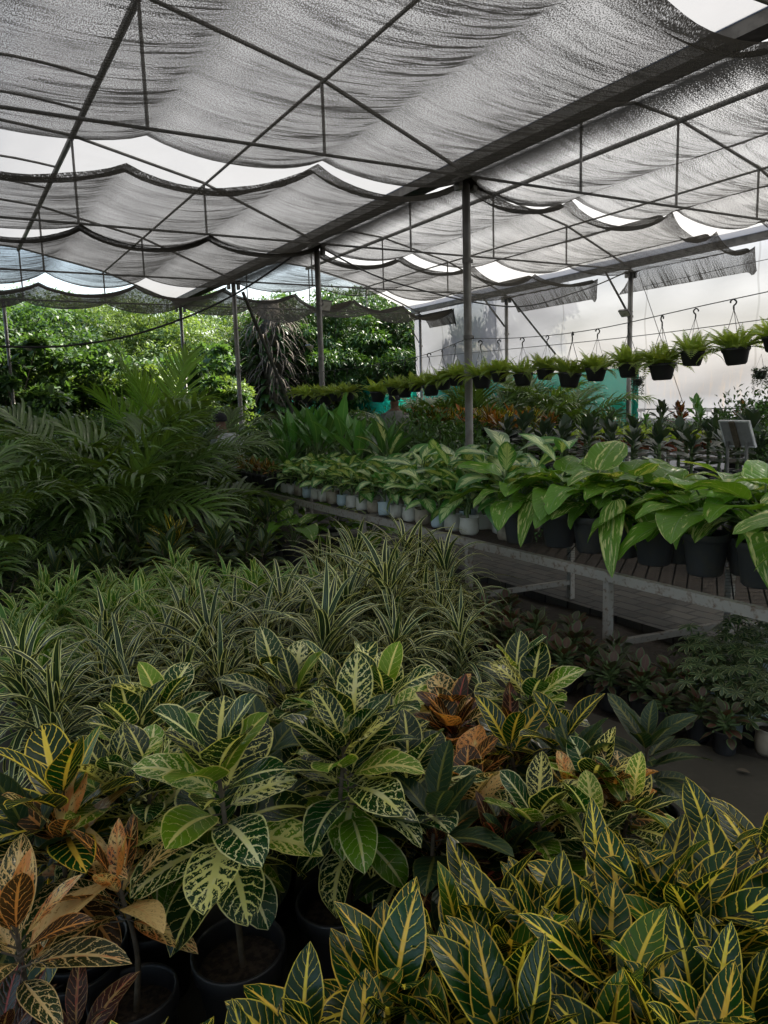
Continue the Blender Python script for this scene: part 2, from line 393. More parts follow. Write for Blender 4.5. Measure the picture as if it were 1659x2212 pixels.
def soilmat(name, a, b, c, sc=2.0, rough=.92, bump=.5):
    m, nt, out = newmat(name); g = G(nt); tc = g.n('ShaderNodeTexCoord').outputs['Object']
    p = g.n('ShaderNodeBsdfPrincipled'); n1 = g.noise(tc, sc, 5, .6); n2 = g.noise(tc, sc*14, 4, .6)
    col = g.mix(g.sstep(n1, .38, .62), a, b); col = g.mix(g.sstep(n2, .5, .75), col, c)
    g.L(col, p.inputs['Base Color']); p.inputs['Roughness'].default_value = rough
    bm = g.n('ShaderNodeBump'); bm.inputs['Strength'].default_value = bump; bm.inputs['Distance'].default_value = .02
    g.L(g.m('ADD', n2, g.m('MULTIPLY', n1, .5)), bm.inputs['Height']); g.L(bm.outputs[0], p.inputs['Normal'])
    g.L(p.outputs[0], out.inputs[0]); return m
MT['ground'] = soilmat('brown_earth', (.03, .022, .014), (.042, .030, .019), (.018, .013, .009))
MT['concrete'] = soilmat('worn_concrete', (.042, .036, .024), (.034, .030, .020), (.050, .044, .030), 1.6, .8, .15)
def pavermat():
    m, nt, out = newmat('grey_pavers'); g = G(nt); tc = g.n('ShaderNodeTexCoord').outputs['Object']
    p = g.n('ShaderNodeBsdfPrincipled'); b = g.n('ShaderNodeTexBrick')
    mp = g.n('ShaderNodeMapping'); mp.inputs['Rotation'].default_value = (0, 0, R(90)); g.L(tc, mp.inputs[0])
    ds = g.noise(tc, 3.0, 2, out=1); va = g.n('ShaderNodeVectorMath', operation='MULTIPLY_ADD')
    g.L(ds, va.inputs[0]); va.inputs[1].default_value = (.05, .05, 0); g.L(mp.outputs[0], va.inputs[2])
    g.L(va.outputs[0], b.inputs['Vector']); b.inputs['Scale'].default_value = 1
    b.inputs['Brick Width'].default_value = .24; b.inputs['Row Height'].default_value = .125; b.inputs['Mortar Size'].default_value = .011
    b.inputs['Mortar Smooth'].default_value = .3; b.inputs['Color1'].default_value = (.056, .053, .044, 1); b.inputs['Color2'].default_value = (.022, .021, .018, 1)
    b.inputs['Mortar'].default_value = (.008, .007, .006, 1); b.inputs['Bias'].default_value = -.1
    n2 = g.noise(tc, 9, 5, .65); col = g.mix(g.m('MULTIPLY', g.sstep(n2, .45, .7), .5), b.outputs[0], (.09, .07, .05))
    g.L(col, p.inputs['Base Color']); p.inputs['Roughness'].default_value = .75
    bm = g.n('ShaderNodeBump'); bm.inputs['Strength'].default_value = .8; bm.inputs['Distance'].default_value = .012
    g.L(g.m('SUBTRACT', g.m('MULTIPLY', n2, .4), b.outputs['Fac']), bm.inputs['Height']); g.L(bm.outputs[0], p.inputs['Normal'])
    g.L(p.outputs[0], out.inputs[0]); return m
MT['paver'] = pavermat()
grid('ground', -150, 170, -60, 240, 0, 60, 60, MT['ground'])
grid('bare_soil', -8, 30, -8, 30, .006, 150, 150, MT['ground'], .035, 1.7)
m = MB()
# concrete strip in front of the bench, edge rounded towards the bench as in the photo
pts = [(-3, -3), (4.0, -3), (3.3, .6), (2.95, 1.6), (2.65, 2.35), (2.55, 3.2), (2.5, 4.2), (2.3, 6.2), (2.0, 8.5), (-3, 8.5)]
m.add([(x, y, .05) for x, y in pts]+[(0.5, 2.5, .05)], tri=[[10, q, (q+1) % 10] for q in range(10)])
tag(m.build('concrete_floor', MT['concrete'], smooth=False), kind='structure')
m = MB(); m.box((4.42, 5.2, .035), (1.0, 14.4, .07)); tag(m.build('paved_path', MT['paver'], smooth=False), kind='structure')

# ------------------------------------------------------------------ shade-house frame
XG, XR = 5.28, 12.19
BAY = XR-XG; QN = BAY/4
YT = [-4.5, -.62, 3.26, 7.14, 11.02, 14.9, 18.78]
ZG = 4.0
PRO = [(0, 0), (.25, .67), (.5, 1.07), (.62, 1.14), (.8, .80), (1, 0)]
def prof_z(f):
    xs = [p[0] for p in PRO]; zs = [p[1] for p in PRO]; return float(np.interp(f, xs, zs))

post_lab = {}
def post(x, y, z1, r, label, group='steel posts of the shade house', mat='steel'):
    e = empty('steel_post', (x, y, 0), 0, label, 'post', group)
    m = MB(); m.tube([(0, 0, 0), (0, 0, z1)], r, 14); m.build('tube', MT[mat], e)
    b = MB(); b.box((0, 0, z1-.03), (.26, .16, .012)); b.box((.1, 0, z1-.09), (.05, .09, .12)); b.box((-.1, 0, z1-.09), (.05, .09, .12)); b.build('bracket', MT['darksteel'], e, False)
    for zc in (2.26, 3.1):
        c_ = MB(); c_.tube([(0, 0, zc), (0, 0, zc+.045)], r*1.18, 12); c_.box((r*1.3, 0, zc+.022), (.03, .03, .04)); c_.build('clamp', MT['darksteel'], e)
    f = MB(); f.tube([(0, 0, .0), (0, 0, .1)], r*1.6, 12); f.build('foot', MT['darksteel'], e)
    return e
post(XG, YT[3], 4.02, .045, 'thick grey steel post rising behind the bench and carrying the wire of fern pots')
post(XG, YT[4], 4.02, .045, 'grey steel post with a floodlight near its top, next post beyond the thick one')
post(XG, YT[5], 4.02, .045, 'grey steel post with a slanting strut leaning away from its top')
post(XG, YT[6], 4.02, .04, 'far grey post rising behind the tall areca palm in front of bright trees')
post(XR, YT[4], 4.02, .05, 'grey post at the edge of the green net with a floodlight on its left')
post(XR, YT[5], 4.02, .045, 'grey post before the white wall with two slanting braces')
post(XR, YT[6], 4.02, .04, 'thin grey post at the far left end of the white wall')
post(XR, YT[3], 4.02, .045, 'grey post by the white wall beyond the right picture edge')
post(1.42, YT[6], 4.02, .038, 'thin far post at the left picture edge crossed by the hose')
post(9.0, YT[6], 4.02, .034, 'thin far post with a small lamp before the dark leafy tree')
def chan(name, x, label):
    e = MB(); e.box((x, (YT[0]+YT[-1])/2, 4.09), (.20, YT[-1]-YT[0]+.6, .012))
    for s_ in (-1, 1): e.box((x+s_*.105, (YT[0]+YT[-1])/2, 4.14), (.01, YT[-1]-YT[0]+.6, .12))
    o = e.build(name, MT['darksteel'], None, False); tag(o, label, 'gutter', 'roof gutters')
chan('roof_gutter', XG, 'long grey gutter running over the middle row of posts')
chan('roof_gutter', XR, 'long grey gutter running along the top of the white wall')
chan('roof_gutter', XG-BAY, 'grey gutter of the left bay, outside the picture')

def truss(xr, y, label):
    """arched frame from the gutter at xr towards the left"""
    e = empty('roof_truss', (xr, y, ZG), 0, label, 'truss', 'roof trusses')
    m = MB(); m.tube([(-f*BAY, 0, zz+.06) for f, zz in PRO], .021, 8, True); m.build('rafter', MT['darksteel'], e)
    m = MB(); m.tube([(0, 0, .03), (-BAY, 0, .03)], .017, 8); m.build('bottom_chord', MT['darksteel'], e)
    for f in (.25, .5, .75):
        m = MB(); m.tube([(-f*BAY, 0, .03), (-f*BAY, 0, prof_z(f)+.05)], .017, 8); m.build('strut', MT['darksteel'], e)
W1 = ['nearest', 'second', 'third', 'fourth', 'fifth', 'sixth', 'seventh']
for i, y in enumerate(YT):
    truss(XG, y, f'arched steel roof truss left of the gutter, {W1[i]} one counted from the viewer')
    truss(XR, y, f'arched steel roof truss right of the gutter, {W1[i]} one counted from the viewer')
def purlin(x, z, r, label, y0=-4.5, y1=18.9, mat='darksteel'):
    m = MB(); m.tube([(x, y0, z), (x, y1, z)], r, 8)
    tag(m.build('purlin', MT[mat], None), label, 'purlin', 'roof purlins')
for xr, nm in ((XG, 'left'), (XR, 'right')):
    purlin(xr-.25*BAY, ZG+.67+.03, .018, f'thin steel purlin a quarter way up the {nm} bay roof')
    purlin(xr-.5*BAY, ZG+1.07+.03, .038, f'thick ridge tube along the top of the {nm} bay roof')
    purlin(xr-.75*BAY, ZG+prof_z(.75)+.03, .018, f'thin steel purlin on the far slope of the {nm} bay roof')
m = MB()   # small arched hoops beside the ridge of the left bay
for k, y in enumerate((9.0, 10.0, 12.4, 5.6, 13.6)):
    mm = MB(); mm.tube([(XG-.5*BAY-2.2*t, y, ZG+1.1-.0*t+.12*math.sin(PI*t)-.10*t) for t in np.linspace(0, 1, 9)], .017, 8)
    tag(mm.build('roof_hoop', MT['darksteel'], None), f'curved steel hoop left of the ridge tube, {W1[k]} of its row', 'hoop', 'hoops of the roof vent')

# plastic film roof
def filmmat(name, col, tr, glow=.9, wr=1.0, stain=0.0):
    m, nt, out = newmat(name); g = G(nt); tc = g.n('ShaderNodeTexCoord').outputs['Object']
    d = g.n('ShaderNodeBsdfDiffuse'); t = g.n('ShaderNodeBsdfTranslucent'); x = g.n('ShaderNodeBsdfTransparent')
    mp = g.n('ShaderNodeMapping'); mp.inputs['Scale'].default_value = (1, .5, 2.2); g.L(tc, mp.inputs[0])
    n1 = g.noise(mp.outputs[0], 1.2, 4, .6, 1.0)
    c = g.mix(g.sstep(n1, .35, .7), col, tuple(q*.96 for q in col))
    if stain:
        mp2 = g.n('ShaderNodeMapping'); mp2.inputs['Scale'].default_value = (3, 3, .35); g.L(tc, mp2.inputs[0])
        n3 = g.noise(mp2.outputs[0], 2.0, 5, .7); sz = g.n('ShaderNodeSeparateXYZ'); g.L(tc, sz.inputs[0])
        zz = g.m('MULTIPLY', g.sstep(sz.outputs[2], 2.3, 1.6), g.sstep(sz.outputs[2], .9, 1.4))
        c = g.mix(g.m('MULTIPLY', g.m('MULTIPLY', g.sstep(n3, .5, .72), zz), stain), c, (.45, .36, .27))
    if stain:
        ss = g.n('ShaderNodeSeparateXYZ'); g.L(tc, ss.inputs[0])
        sy = g.m('ABSOLUTE', g.m('SUBTRACT', g.m('FRACT', g.m('MULTIPLY', ss.outputs[1], .41)), .5))
        c = g.mix(g.sstep(sy, .012, .004), c, tuple(q*.72 for q in col))
    g.L(c, d.inputs[0]); g.L(c, t.inputs[0])
    bm = g.n('ShaderNodeBump'); bm.inputs['Strength'].default_value = .22*wr; bm.inputs['Distance'].default_value = .05
    g.L(n1, bm.inputs['Height']); g.L(bm.outputs[0], d.inputs['Normal']); g.L(bm.outputs[0], t.inputs['Normal'])
    a = g.n('ShaderNodeMixShader'); a.inputs[0].default_value = glow; g.L(d.outputs[0], a.inputs[1]); g.L(t.outputs[0], a.inputs[2])
    b = g.n('ShaderNodeMixShader'); b.inputs[0].default_value = tr; g.L(a.outputs[0], b.inputs[1]); g.L(x.outputs[0], b.inputs[2])
    g.L(b.outputs[0], out.inputs[0]); return m
MT['film'] = filmmat('roof_film', (.162, .164, .166), .02, .85, .3)  # left bay copy, dimmer colour carries its weaker sunlight
MT['filmr'] = filmmat('sunlit_roof_film', (.265, .266, .264), .03, .85, .3)  # same film, brighter: the right bay's stronger sun put into the colour
MT['wallfilm'] = filmmat('wall_film', (.29, .30, .325), .10, .5, .35, .5)
MT['greennet'] = filmmat('green_shade_net', (.01, .27, .20), .12, .62, .6)
def film(xr, label):
    m = MB(); fs = np.linspace(0, 1, 25); ys = np.linspace(-8, 19.2, 40)
    V = np.array([[xr-f*BAY, y, ZG+prof_z(f)+.14+.012*mnoise.noise(Vector((f*9, y*1.3, 1)))] for y in ys for f in fs])
    i = np.arange(39)[:, None]*25; j = np.arange(24)[None]
    m.add(V, np.stack([i+j, i+j+1, i+26+j, i+25+j], -1).reshape(-1, 4))
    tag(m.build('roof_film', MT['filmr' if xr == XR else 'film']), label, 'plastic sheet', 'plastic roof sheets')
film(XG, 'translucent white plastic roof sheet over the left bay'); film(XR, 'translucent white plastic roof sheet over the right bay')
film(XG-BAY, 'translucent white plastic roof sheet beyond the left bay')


# shade cloth
def clothmat():
    m, nt, out = newmat('grey_shade_cloth'); g = G(nt)
    at = g.n('ShaderNodeAttribute', attribute_name='leaf'); sp = g.n('ShaderNodeSeparateXYZ'); g.L(at.outputs['Vector'], sp.inputs[0])
    x, y, dn = sp.outputs
    ga = g.n('ShaderNodeAttribute', attribute_name='side_shade')  # weights the wrinkle lines by the painted side shading
    xy = g.comb(x, y, 0.0)
    weave = g.noise(g.comb(g.m('MULTIPLY', x, 145), g.m('MULTIPLY', y, 82), 0.0), 1.0, 1, .5)
    big = g.noise(xy, 1.3, 3, .6)
    wr1 = g.noise(g.comb(g.m('MULTIPLY', x, .22), g.m('MULTIPLY', y, 4.5), 4.0), 1.0, 4, .62, .25)
    wr2 = g.noise(g.comb(g.m('MULTIPLY', x, .5), g.m('MULTIPLY', y, 11), 9.0), 1.0, 3, .6, .2)
    l1 = g.sstep(g.m('ABSOLUTE', g.m('SUBTRACT', wr1, .5)), .030, .004)
    l2 = g.sstep(g.m('ABSOLUTE', g.m('SUBTRACT', wr2, .53)), .035, .0)
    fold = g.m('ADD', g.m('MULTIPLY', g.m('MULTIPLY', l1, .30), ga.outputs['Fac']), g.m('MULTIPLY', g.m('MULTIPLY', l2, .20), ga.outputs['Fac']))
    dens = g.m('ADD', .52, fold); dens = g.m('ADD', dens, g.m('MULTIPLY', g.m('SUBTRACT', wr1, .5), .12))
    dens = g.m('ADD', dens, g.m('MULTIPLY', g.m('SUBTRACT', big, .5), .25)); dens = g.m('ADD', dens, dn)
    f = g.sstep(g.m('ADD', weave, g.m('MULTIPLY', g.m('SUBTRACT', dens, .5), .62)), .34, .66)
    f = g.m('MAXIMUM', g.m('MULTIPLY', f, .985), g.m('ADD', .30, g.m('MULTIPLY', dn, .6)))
    d = g.n('ShaderNodeBsdfDiffuse'); t = g.n('ShaderNodeBsdfTranslucent'); tr = g.n('ShaderNodeBsdfTransparent')
    d.inputs[0].default_value = (.042, .037, .029, 1); t.inputs[0].default_value = (.052, .049, .043, 1)
    a = g.n('ShaderNodeMixShader'); a.inputs[0].default_value = .5; g.L(d.outputs[0], a.inputs[1]); g.L(t.outputs[0], a.inputs[2])
    b = g.n('ShaderNodeMixShader'); g.L(f, b.inputs[0]); g.L(tr.outputs[0], b.inputs[1]); g.L(a.outputs[0], b.inputs[2])
    g.L(b.outputs[0], out.inputs[0]); return m
MT['cloth'] = clothmat()
def cloth(nodes, near, far, zoff, label, seed, sag=.15, roll=True, dens=.0):
    """nodes: X of the wires; near / far: Y of the two free edges at each wire; zoff: drop of each node"""
    rng = random.Random(seed); m = MB(); ns, ny = 12, 64; rows = []
    xs = []; 
    for i in range(len(nodes)-1):
        for q in range(ns if i < len(nodes)-2 else ns+1): xs.append((i, q/ns))
    ts = list(np.linspace(0, 1, ny+1))
    V = []; A = []; GA = []
    sv2 = [rng.uniform(.7, 1.3) for _ in nodes]
    for t in ts:
        for (i, s_) in xs:
            X = nodes[i]+(nodes[i+1]-nodes[i])*s_
            n_ = near[i]+(near[i+1]-near[i])*s_; f_ = far[i]+(far[i+1]-far[i])*s_
            w4 = 4*s_*(1-s_); wd = min(1.0, (nodes[i+1]-nodes[i])/QN)
            n_ += .05*w4*wd; f_ -= .04*w4
            Y = n_+(f_-n_)*t
            z = ZG-.01-(zoff[i]+(zoff[i+1]-zoff[i])*s_)
            e = max(math.exp(-t*14), math.exp(-(1-t)*16))
            sg = sag*(.85+.4*mnoise.noise(Vector((i*3.1+.5, Y*.8, seed))))+.05*math.exp(-t*10)+.03*math.exp(-(1-t)*16)
            z -= sg*sv2[i]*w4**.85*wd**1.3
            wn = mnoise.noise(Vector((X*.5, Y*6.5, seed+3)))
            z += .020*wn*w4**.5+.010*mnoise.noise(Vector((X*1.2, Y*15, seed+7)))*w4**.5
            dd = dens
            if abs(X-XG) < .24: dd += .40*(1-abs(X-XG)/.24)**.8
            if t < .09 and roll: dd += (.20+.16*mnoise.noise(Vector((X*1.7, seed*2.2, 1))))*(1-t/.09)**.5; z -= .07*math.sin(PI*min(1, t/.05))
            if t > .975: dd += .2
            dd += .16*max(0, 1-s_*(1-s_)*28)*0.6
            V.append((X, Y, z)); A.append((X, Y, dd+.13*(s_-.45)*wd)); GA.append(.2+1.0*s_**1.2)  # density and wrinkle weight rise toward one wire: view-angle shading put into cloth
    k = len(xs)
    i = np.arange(ny)[:, None]*k; j = np.arange(k-1)[None]
    m.add(V, np.stack([i+j, i+j+1, i+k+j+1, i+k+j], -1).reshape(-1, 4), A)
    o = m.build('shade_cloth', MT['cloth'])
    ga = o.data.attributes.new('side_shade', 'FLOAT', 'POINT'); ga.data.foreach_set('value', np.array(GA))
    tag(o, label, 'shade cloth', 'grey shade cloths under the roof'); return o
NL = [XG-2*BAY, XG-1.5*BAY, XG-BAY, XG-.75*BAY, XG-.5*BAY, XG-.25*BAY, XG]
NR = [XG, XG+.25*BAY, XG+.5*BAY, XG+.75*BAY, XR, XR+.28]
ZL = [0]*7; ZR = [0, 0, 0, 0, 0, .36]
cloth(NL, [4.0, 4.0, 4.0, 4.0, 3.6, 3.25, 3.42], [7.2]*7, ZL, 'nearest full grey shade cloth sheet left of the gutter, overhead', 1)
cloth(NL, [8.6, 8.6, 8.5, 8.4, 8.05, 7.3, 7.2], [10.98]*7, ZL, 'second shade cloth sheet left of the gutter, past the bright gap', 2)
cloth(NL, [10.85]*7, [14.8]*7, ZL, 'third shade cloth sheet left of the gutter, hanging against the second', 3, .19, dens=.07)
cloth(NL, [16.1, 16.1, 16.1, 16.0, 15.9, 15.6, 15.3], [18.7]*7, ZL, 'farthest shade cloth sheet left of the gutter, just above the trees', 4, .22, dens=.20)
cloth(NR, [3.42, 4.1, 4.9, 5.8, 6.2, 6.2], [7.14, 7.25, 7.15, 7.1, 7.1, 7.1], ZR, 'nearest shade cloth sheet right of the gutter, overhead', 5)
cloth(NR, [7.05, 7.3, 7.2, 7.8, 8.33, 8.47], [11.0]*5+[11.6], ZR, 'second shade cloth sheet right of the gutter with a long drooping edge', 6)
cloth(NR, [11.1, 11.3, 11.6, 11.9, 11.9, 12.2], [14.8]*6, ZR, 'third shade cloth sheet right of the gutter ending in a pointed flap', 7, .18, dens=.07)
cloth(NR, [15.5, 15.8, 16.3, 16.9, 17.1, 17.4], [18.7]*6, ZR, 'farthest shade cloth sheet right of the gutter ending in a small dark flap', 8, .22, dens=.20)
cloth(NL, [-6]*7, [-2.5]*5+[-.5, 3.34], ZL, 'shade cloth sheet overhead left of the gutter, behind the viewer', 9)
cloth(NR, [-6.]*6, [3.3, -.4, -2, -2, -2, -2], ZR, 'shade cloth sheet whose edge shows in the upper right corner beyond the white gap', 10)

# white plastic side wall, green net
def sheet(name, x, y0, y1, z0, z1, mat, ny, nz, amp, label, cat, seed=0, group=None):
    m = MB(); ys = np.linspace(y0, y1, ny+1); zs = np.linspace(z0, z1, nz+1)
    V = np.array([[x+amp*mnoise.noise(Vector((y*1.1+z*.5, z*1.6-y*.3, seed))), y, z] for z in zs for y in ys])
    i = np.arange(nz)[:, None]*(ny+1); j = np.arange(ny)[None]
    m.add(V, np.stack([i+j, i+j+1, i+ny+1+j+1, i+ny+1+j], -1).reshape(-1, 4))
    return tag(m.build(name, MT[mat]), label, cat, group)
sheet('plastic_wall', 12.62, -8, 19.7, .0, 5.2, 'wallfilm', 160, 40, .07, 'tall white plastic sheet wall closing the right side of the shade house', 'plastic wall')
sheet('wall_skirt', 12.50, -8, 11.0, .0, 1.08, 'wallfilm', 90, 10, .03, 'lower grey white plastic skirt along the foot of the white wall', 'plastic skirt', 5)
sheet('green_net', 12.40, 11.1, 19.2, .0, 2.12, 'greennet', 70, 14, .04, 'green shade net fixed low on the wall beside the floodlight post', 'shade net', 7, 'green nets')
sheet('green_net', 12.40, 19.4, 34, .0, 2.15, 'greennet', 60, 14, .06, 'turquoise green net far behind the hanging pots and palms', 'shade net', 8, 'green nets')
m = MB(); m.tube([(12.36, 11.0, 0), (12.36, 11.0, 2.15)], .06, 8); tag(m.build('net_post', MT['greennet']), 'green wrapped upright at the right end of the green net', 'net post')

def cable(name, pts, r, label, cat='cable', mat='rubberhose', group=None):
    m = MB(); P_ = np.array(pts, float)
    t = np.linspace(0, 1, len(P_)); tt = np.linspace(0, 1, max(20, len(P_)*6))
    m.tube(np.stack([np.interp(tt, t, P_[:, q]) for q in range(3)], 1) if len(P_) < 3 else smooth_path(P_), r, 6)
    return tag(m.build(name, MT[mat]), label, cat, group)
def smooth_path(P_, k=8):
    P_ = np.vstack([2*P_[0]-P_[1], P_, 2*P_[-1]-P_[-2]]); out = []
    for i in range(1, len(P_)-2):
        for t in np.linspace(0, 1, k, endpoint=False):
            a, b, c, d = P_[i-1:i+3]
            out.append(.5*((2*b)+(-a+c)*t+(2*a-5*b+4*c-d)*t*t+(-a+3*b-3*c+d)*t**3))
    out.append(P_[-2]); return np.array(out)
cable('black_hose', [(-2, 11, 2.6), (.74, 11, 2.43), (1.87, 11, 2.49), (2.82, 11, 2.73), (3.86, 11, 3.18), (5.01, 11, 3.9)], .016, 'thick black hose sagging from the left picture edge up to the gutter')
cable('black_hose', [(5.3, 11.0, 3.98), (6.65, 11.02, 3.52), (9.08, 11.02, 3.21), (10.78, 11.02, 3.55), (12.14, 11.02, 4.0)], .013, 'black cable sagging between the middle and right post rows')
wz = 2.22
cable('pot_wire', [(XG, -2, 2.45), (XG, 1.5, 2.4), (XG, 3.77, 2.28), (XG, 5.15, 2.19), (XG, 6.2, 2.20), (XG, 7.14, 2.27)], .004, 'thin wire right of the thick post carrying the fern pots', 'wire', 'wire', 'wires of the hanging pots')
cable('pot_wire', [(XG, 7.14, 2.27), (XG, 8.0, 2.15), (XG, 9.2, 2.09), (XG, 11.02, 2.08), (XG, 13, 2.1)], .004, 'thin wire left of the thick post carrying the far fern pots', 'wire', 'wire', 'wires of the hanging pots')
cable('wall_wire', [(XR, -2, 2.95), (XR, 7, 2.78), (XR, 11.02, 2.72), (XR, 14.9, 2.75), (XR, 18.8, 2.8)], .008, 'dark wire running along the white wall at the height of the hooks', 'wire', 'wire', 'wires along the white wall')
cable('wall_wire', [(12.42, -2, 1.28), (12.42, 7, 1.27), (12.42, 10.95, 1.26)], .012, 'dark wire fixed low across the white wall above its skirt', 'wire', 'wire', 'wires along the white wall')
cable('wall_wire', [(12.44, -2, 3.9), (12.44, 7.3, 3.8), (12.44, 10.9, 3.7)], .006, 'thin line high on the white wall below the cloth flap', 'wire', 'wire', 'wires along the white wall')
cable('boundary_wire', [(-2, 24, 1.62), (4, 24, 1.6), (12.0, 24, 1.62)], .008, 'thin fence wire stretched before the trees at the left', 'wire', 'wire')
def strut(a, b, r, label, mat='darksteel'):
    m = MB(); m.tube([a, b], r, 8); tag(m.build('brace', MT[mat]), label, 'brace', 'slanting braces')
strut((5.5, 15.0, 3.85), (6.55, 15.0, 1.2), .036, 'long slanting pipe leaning from the post top down into the plants', 'steel')
def stp(a, b, X, r, label): strut(onx(*a, X), onx(*b, X), r, label)
stp((1308, 588), (1352, 668), 12.1, .022, 'slanting brace meeting the floodlight post from the left')
strut(onx(1380, 590, 12.5), onx(1475, 870, 12.5), .006, 'thin slanting stay on the white wall right of the floodlight post', 'steel')
stp((1045, 645), (1090, 705), 12.1, .022, 'slanting brace left of the post before the white wall')
stp((1100, 640), (1200, 765), 12.3, .022, 'slanting brace right of the post before the white wall')
stp((878, 690), (905, 740), 12.0, .015, 'small slanting brace beside the thin post at the wall end')

def floodlight(loc, rz, label, s_=1.0, tilt=20):
    e = empty('floodlight', loc, rz, label, 'floodlight', 'floodlights on the posts', s_)
    m = MB(); m.box((0, 0, 0), (.26, .05, .2)); m.box((0, .035, 0), (.2, .03, .14)); o = m.build('housing', MT['darksteel'], e, False); o.rotation_euler[0] = R(tilt)
    g_ = MB(); g_.box((0, -.027, 0), (.22, .006, .16)); o2 = g_.build('lens', MT['bagw'], o, False)
    b = MB(); b.bar((-.14, .0, 0), (-.14, .10, .02), .012); b.bar((.14, .0, 0), (.14, .10, .02), .012); b.bar((-.15, .10, .02), (.15, .10, .02), .014); b.build('bracket', MT['darksteel'], e, False)
floodlight(onx(703, 660, 5.5), R(20), 'square floodlight near the top of the second middle post', .85)
floodlight(onx(1350, 676, 12.0), R(-80), 'flat floodlight on the post at the green net', .85, 50)
floodlight(onx(668, 748, 8.9), R(-70), 'small lamp on the thin far post before the dark tree', .7, 60)
floodlight(ony(60, 753, 18.7), R(-60), 'small dark lamp on the thin far post at the left edge', .6, 60)

# ------------------------------------------------------------------ benches
def bench(x0, x1, y0, y1, z, legs, label, feet=0.0):
    e = empty('plant_bench', ((x0+x1)/2, (y0+y1)/2, 0), 0, label, 'plant bench', 'steel plant benches')
    ox, oy = (x0+x1)/2, (y0+y1)/2
    m = MB()
    for x in (x0, x1): m.box((x-ox, 0, z-.03), (.045, y1-y0, .055))
    for y in (y0+.025, y1-.025): m.box((0, y-oy, z-.03), (x1-x0-.05, .045, .055))
    m.build('frame', MT['rust'], e, False)
    g_ = MB(); st = .05; zz = z-.004
    n = int((y1-y0)/.045); wdt = (x1-x0)-.05
    for k in range(n):        # expanded metal: zig-zag strands
        yy = y0+.03+k*.045-oy; ph = (k % 2)
        xs = np.arange(0, wdt+.001, .06)
        P_ = [(x-wdt/2, yy+(.0225 if q % 2 else -.0225)*(1 if ph else -1)*.97, zz) for q, x in enumerate(xs)]
        V = []; Qs = []
        for q, p in enumerate(P_): V += [(p[0], p[1]-.005, zz), (p[0], p[1]+.005, zz)]
        for q in range(len(P_)-1): Qs.append([2*q, 2*q+2, 2*q+3, 2*q+1])
        g_.add(V, Qs)
    g_.build('mesh_top', MT['rustmesh'], e, False)
    for y in legs:
        for x, xn in ((x0, 0), (x1-.12, 1)):
            yy = y-.22*xn
            if yy < y0 or yy > y1: continue
            l = MB(); l.box((x+(.012 if not xn else 0)-ox, yy-oy, (z-.06)/2), (.042, .042, z-.06)); l.build('leg', MT['rust'], e, False)
        s_ = MB(); s_.bar((x0-ox+.03, y-oy, .16), (x1-.12-ox-.02, y-.22-oy, .20), .035, .035); s_.build('stretcher', MT['rust'], e, False)
    return e
bench(3.2, 4.12, -1.5, 5.82, .6, [.3, 1.7, 3.03, 4.37], 'long rusty white bench at the right carrying the black pots')
bench(3.16, 4.10, 5.84, 9.45, .6, [5.9, 7.4, 9.0], 'farther rusty bench whose left end disappears in the palms')
bench(6.2, 7.5, 3.0, 12.5, .5, [3.4, 5.5, 7.6, 9.7, 11.9], 'low bench behind the paved path under dark leaved plants')
bench(8.3, 10.2, 4.0, 14.0, .78, [4.5, 6.5, 8.5, 10.5, 12.5], 'back bench with terracotta pots and orange leaved plants')
bench(10.6, 11.9, 4.0, 10.5, .64, [4.5, 6.5, 8.5, 10.], 'low wooden coloured bench edge near the white wall')

# ------------------------------------------------------------------ plants: prototypes are lists of (part name, mesh, [sub-parts])
ORD = ['first', 'second', 'third', 'fourth', 'fifth', 'sixth', 'seventh', 'eighth', 'ninth', 'tenth', 'eleventh', 'twelfth', 'thirteenth', 'fourteenth',
       'fifteenth', 'sixteenth', 'seventeenth', 'eighteenth', 'nineteenth', 'twentieth', 'twenty-first', 'twenty-second', 'twenty-third', 'twenty-fourth', 'twenty-fifth', 'twenty-sixth', 'twenty-seventh', 'twenty-eighth']
def place(proto, name, loc, rz, label, cat, group=None, sc=1.0, tilt=0.0):
    e = empty(name, tuple(loc), rz, label, cat, group, sc)
    if tilt: e.rotation_euler = (RNG.uniform(-tilt, tilt), RNG.uniform(-tilt, tilt), rz)
    for part in proto:
        o = obj(part[0], part[1], e)
        if len(part) > 3: o.matrix_local = part[3]
        for sub in (part[2] if len(part) > 2 and part[2] else []): obj(sub[0], sub[1], o)
    return e

def pot_parts(r=.14, h=.26, mat='pot', soil=.8, rim=True):
    m = MB(); rb = r*.74
    m.lathe([(0.001, .002), (rb*.9, .002), (rb, .012), (r*.93, h*.80), (r*.945, h*.81), (r*1.0, h*.84), (r*1.02, h*.985), (r*1.0, h), (r*.95, h), (r*.92, h*.97), (r*.86, h*.6)], 28)
    s_ = MB(); s_.disc(r*.89, h*soil, 24); 
    return [('pot', m.mesh('pot', MT[mat])), ('soil', s_.mesh('soil', MT['soil']))]
def bag_parts(r, h, mat, seed):
    rng = random.Random(seed); m = MB()
    m.lathe([(0.001, .002), (r*.88, .002), (r*1.0, .02), (r*1.04, h*.4), (r*.98, h*.75), (r*1.0, h*.93), (r*1.05, h), (r*.99, h*.99), (r*.93, h*.85), (r*.9, h*.7)], 26, wob=.045, rng=rng)
    s_ = MB(); s_.disc(r*.95, h*.82, 18)
    return [('bag', m.mesh('bag', MT[mat])), ('soil', s_.mesh('soil', MT['soil']))]

